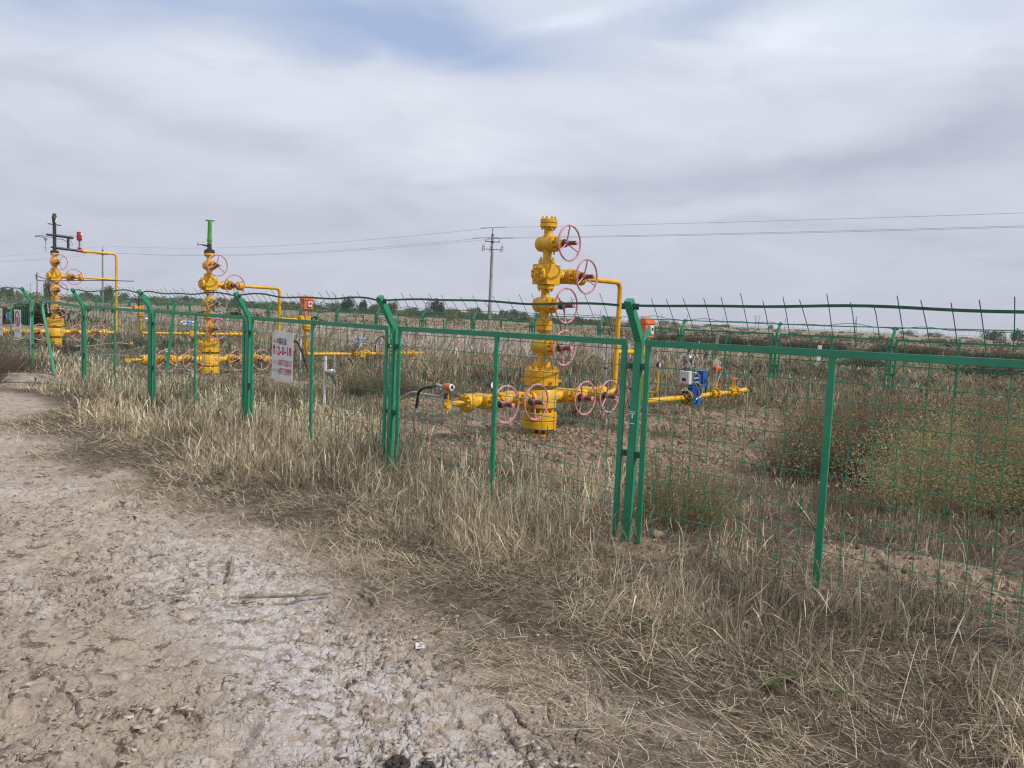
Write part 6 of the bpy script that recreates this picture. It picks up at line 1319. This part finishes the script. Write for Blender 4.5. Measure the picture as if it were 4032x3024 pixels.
def build_trees():
    G1 = [(0.03, 0.045, 0.02), (0.05, 0.065, 0.028), (0.075, 0.085, 0.035)]; G2 = [(0.07, 0.06, 0.022), (0.11, 0.09, 0.03), (0.15, 0.12, 0.04)]; G3 = [(0.055, 0.06, 0.03), (0.085, 0.085, 0.04), (0.12, 0.115, 0.05)]; G4 = [(0.10, 0.11, 0.10), (0.13, 0.14, 0.125)]
    kinds = {'d': [tree_proto(3, 5.0, 5.6, G1, trunk=0.2), tree_proto(4, 5.0, 6.5, G1, trunk=0.18)], 'o': [tree_proto(5, 5.0, 6.0, G2, trunk=0.2), tree_proto(6, 5.0, 7.0, G2, trunk=0.15)], 'm': [tree_proto(7, 5.0, 5.0, G3, n=2200), tree_proto(8, 5.0, 6.0, G3)], 'h': [tree_proto(9, 5.0, 7.5, G3, n=1800, trunk=0.15)]}
    used = {k: 0 for k in kinds}
    labs = {'d': 'dark green tree on the horizon, one of a scattered row', 'o': 'low ochre yellow tree on the horizon', 'm': 'mid green tree on the left horizon', 'h': 'small blurred grey green tree on the far right horizon'}
    L_ = [(18, 1131, 62, 'd', 'dark rounded tree at the left end of the horizon'), (185, 1095, 46, 'm', 'tall green gold tree right behind the left wellhead'), (335, 1147, 56, 'd', 0), (416, 1124, 60, 'o', 'tall brownish half bare tree left of the left riser pipe'), (484, 1147, 36, 'm', 0), (560, 1172, 60, 'd', 0), (615, 1168, 60, 'o', 0), (719, 1163, 84, 'd', 0), (770, 1172, 60, 'd', 0), (868, 1170, 60, 'o', 0), (927, 1165, 60, 'd', 0), (977, 1184, 60, 'd', 0),
          (1027, 1186, 46, 'o', 0), (1064, 1184, 40, 'o', 0), (1104, 1182, 44, 'o', 0), (1142, 1184, 40, 'o', 0), (1180, 1186, 44, 'd', 0), (1230, 1196, 60, 'd', 0), (1316, 1186, 70, 'o', 0), (1366, 1165, 62, 'd', 'dark tree rising above the ochre trees left of the second nearest post'), (1420, 1175, 42, 'd', 0), (1470, 1195, 60, 'o', 0), (1538, 1180, 46, 'o', 0), (1619, 1208, 46, 'o', 0), (1700, 1173, 76, 'd', 'round dark green tree standing alone left of the concrete pole'), (1768, 1211, 70, 'o', 0), (1858, 1209, 80, 'o', 0), (1972, 1218, 50, 'd', 0),
          (2009, 1216, 56, 'd', 0), (2050, 1226, 50, 'd', 0), (2113, 1227, 54, 'd', 0), (2257, 1243, 40, 'd', 0), (2389, 1245, 70, 'd', 0), (2479, 1255, 66, 'd', 0), (2600, 1256, 40, 'h', 0), (2640, 1262, 34, 'h', 0), (2780, 1273, 36, 'h', 0), (2810, 1276, 40, 'h', 0), (2845, 1274, 36, 'h', 0), (3021, 1276, 20, 'm', 'tiny single tree on the horizon right of the twin pole pylon'), (3558, 1297, 56, 'h', 0), (3662, 1306, 56, 'h', 0), (3896, 1294, 96, 'm', 'pair of green trees near the right edge, the left one'), (3990, 1297, 80, 'm', 'pair of green trees near the right edge, the right one')]
    for px, top, w, k, lab in L_:
        hy = HOR(px); d = 3.5 * 3028 / max(hy - top, 9) ; d = min(d, 520); hh = EYE + (hy - top) * d / 3028; x, y = far_pos(px, d); pr = kinds[k][used[k] % len(kinds[k])]
        if used[k] < len(kinds[k]): r = pr
        else:
            r = pr.copy(); link(r)
            for ch in pr.children: c = ch.copy(); link(c, r)
        used[k] += 1
        zb = hz(x, y); sz = max(hh - zb, 1.5) / 5.0; sx = (w / 3028 * d) / 5.8
        r.location = (x, y, zb); r.scale = (sx, sx, sz); r.rotation_euler = (0, 0, rnd.uniform(0, 6.28)); tag(r, lab or labs[k], 'tree', 'trees along the horizon')
build_trees()

# ------------------------------------------------------------------ things on the track
def build_small():
    # curled flakes and crumbs of dried mud
    n = 16000; d = 2.2 * (9.0 / 2.2) ** rng.uniform(0, 1, n); a = rng.uniform(-0.66, 0.45, n); x = d * np.sin(a); y = d * np.cos(a); pm = path_mask(x, y); s, o = so_of(x, y)
    zone = sstep(0.40, 0.60, fbm(x * 1.4, y * 1.4, 3, 63)) * (0.25 + 0.75 * sstep(0.42, 0.62, fbm(x * 3.3, y * 3.3, 3, 171)))
    k = (rng.uniform(0, 1, n) < pm * (0.10 + 0.90 * zone)); x, y, d = x[k], y[k], d[k]
    nb = 90000; sb = rng.uniform(-16, 4, nb); ob = rng.uniform(-0.6, 10, nb); xb = F0[0] + U2[0] * sb + V2[0] * ob; yb = F0[1] + U2[1] * sb + V2[1] * ob
    kb = visible(xb, yb) & (rng.uniform(0, 1, nb) < bare_mask(xb, yb) * (0.25 + 0.75 * sstep(0.4, 0.6, fbm(xb * 2.1, yb * 2.1, 3, 175)))); xb, yb = xb[kb], yb[kb]
    nt_ = len(x); x = np.concatenate((x, xb)); y = np.concatenate((y, yb)); N = len(x); onb = np.arange(N) >= nt_
    size = rng.lognormal(math.log(0.008), 0.5, N); size = np.minimum(size, 0.026); size = np.where(onb, np.minimum(size * 2.0, 0.05), size); az = rng.uniform(0, 6.28, N); tl = np.abs(rng.normal(0, 0.20, N)) + 0.02; ta = rng.uniform(0, 6.28, N); K = 6
    th = np.linspace(0, 2 * np.pi, K, endpoint=False)[None, :] + az[:, None] + rng.uniform(-0.25, 0.25, (N, K)); rr = size[:, None] * rng.uniform(0.40, 1.25, (N, K))
    lx = rr * np.cos(th); ly = rr * np.sin(th) * 0.8; lz = np.tan(tl)[:, None] * (lx * np.cos(ta)[:, None] + ly * np.sin(ta)[:, None]) + 2.0 * (rr ** 2) / size[:, None] * rng.uniform(0, 0.22, (N, 1))
    zb = macro(x, y) + 0.004 + rng.uniform(0, 0.008, N) + np.where(onb, size * 0.45, 0)
    T = np.stack((x[:, None] + lx, y[:, None] + ly, zb[:, None] + np.maximum(lz, -0.006) + 0.005), 2); Bt = T.copy(); Bt[:, :, 2] -= np.where(onb[:, None], size[:, None] * 0.6, np.maximum(0.003, size[:, None] * 0.12))
    V = np.concatenate((T, Bt), 1).reshape(-1, 3); base = (np.arange(N) * 2 * K)[:, None]
    top = base + np.arange(K)[None, :]; sides = np.stack([np.stack((base[:, 0] + K + e, base[:, 0] + K + (e + 1) % K, base[:, 0] + (e + 1) % K, base[:, 0] + e), 1) for e in range(K)], 1)
    F = np.concatenate((top, sides.reshape(N, -1)), 1).ravel(); S = np.tile(np.array([K] + [4] * K), N)
    salt = sstep(0.3, 0.9, 1 - np.abs(so_of(x, y)[1] + 3.0)) * rng.uniform(0, 1, N); pal = np.array([[0.40, 0.325, 0.26], [0.34, 0.27, 0.215], [0.28, 0.22, 0.175], [0.44, 0.37, 0.30]])
    c = pal[rng.integers(0, 4, N)] * rng.uniform(0.85, 1.1, (N, 1)); c = c * (1 - 0.6 * salt[:, None]) + np.array([[0.53, 0.48, 0.45]]) * 0.6 * salt[:, None]
    c = np.where(onb[:, None], np.array([[0.29, 0.215, 0.155]]) * rng.uniform(0.6, 1.25, (N, 1)), c)
    o_ = np_mesh('mud_flakes', V, F, S, mat('dry_mud', (0.3, 0.24, 0.2), 0.95, attr='Col', spec=0.1, bump=0.3, bscale=90), col=np.repeat(c, 2 * K, 0)); tag(o_, 'curled flakes and crumbs of dried mud strewn over the bare ground', 'mud flakes', kind='stuff')
    for lab, pts, r in (('short crooked stick lying on the pale crust of the track', [(-1.75, 4.83, 0.03), (-1.69, 4.66, 0.035), (-1.66, 4.55, 0.025), (-1.63, 4.42, 0.025)], 0.013),
                        ('long straight grey stick lying near the straw edge', [(-1.47, 4.17, 0.03), (-1.24, 4.17, 0.045), (-1.1, 4.22, 0.04), (-0.98, 4.26, 0.045)], 0.013),
                        ('small forked stick at the edge of the flattened straw', [(-0.82, 4.40, 0.02), (-0.74, 4.30, 0.03), (-0.69, 4.17, 0.02)], 0.010)):
        pts = [Vector(p) + Vector((0, 0, hz(p[0], p[1]))) for p in pts]; m = MB(); sp = spline(pts, 5); m.tube(sp, [r * (1 - 0.45 * i / len(sp)) for i in range(len(sp))], 7)
        c = sp[len(sp) // 2]; m.tube([c, c + Vector((0.05, 0.03, 0.02)), c + Vector((0.08, 0.07, 0.0))], [r * .6, r * .4, r * .2], 5)
        o = m.build('stick', WOOD); tag(o, lab, 'stick', 'sticks on the track')
    m = MB(); p = Vector((-9.0, 13.75, 0)); m.tube([p + Vector((-0.55, 0, .06)), p + Vector((0.4, 0.18, 0.06)), p + Vector((1.1, 0.28, .03))], 0.015, 6); o = m.build('rod', WOOD); tag(o, 'long pale rod lying in front of the sand heap', 'rod')
    for x, y, n, rad, lab in ((-0.352, 2.665, 34, 0.040, 'larger heap of dark dung pellets at the bottom edge'), (-0.25, 2.655, 16, 0.025, 'smaller heap of dark dung pellets at the bottom edge')):
        m = MB(); q = random.Random(n)
        for k in range(n):
            t = q.uniform(0, 6.28); rr = rad * math.sqrt(q.uniform(0, 1)); zz = hz(x, y) + 0.012 + (rad - rr) * q.uniform(0.2, 0.9); m.sphere((x + rr * math.cos(t), y + rr * math.sin(t), zz), q.uniform(0.009, 0.013), 8, sc=(1, q.uniform(0.8, 1.2), 0.85))
        o = m.build('dung_heap', DUNG); tag(o, lab, 'dung')
    root = empty('litter_packet', (-0.40, 3.69, hz(-0.4, 3.69) + 0.004), 0.25); tag(root, 'small torn white and red packet on the track', 'litter')
    m = MB(); m.add([(-0.022, -0.02, 0), (0.020, -0.023, 0.003), (0.026, 0.022, 0.010), (-0.018, 0.027, 0.012), (-0.024, -0.02, -0.002), (0.022, -0.023, 0.001), (0.026, 0.022, 0.008), (-0.018, 0.027, 0.010)], [(0, 1, 2, 3), (7, 6, 5, 4), (0, 4, 5, 1), (1, 5, 6, 2), (2, 6, 7, 3), (3, 7, 4, 0)]); m.build('paper', LGREY, root)
    m = MB(); m.add([(-0.012, -0.010, 0.0035), (0.010, -0.014, 0.0048), (0.008, -0.004, 0.0068), (-0.006, 0.001, 0.0075)], [(0, 1, 2, 3)]); m.build('red_print', TRED2, root)
build_small()

# ------------------------------------------------------------------ haze
def build_haze():
    m = bpy.data.materials.new('haze_air'); m.use_nodes = True; nt = m.node_tree; n = nt.nodes; n.clear()
    out = n.new('ShaderNodeOutputMaterial'); v = n.new('ShaderNodeVolumePrincipled'); v.inputs['Color'].default_value = (0.90, 0.93, 1.0, 1); v.inputs['Density'].default_value = 0.00022
    nt.links.new(v.outputs[0], out.inputs['Volume'])
    b = MB(); b.box((0, 0, 9.5), (12400, 12400, 27)); o = b.build('haze', m, flat=True); tag(o, 'thin pale haze over the plain', 'haze', kind='stuff')
build_haze()
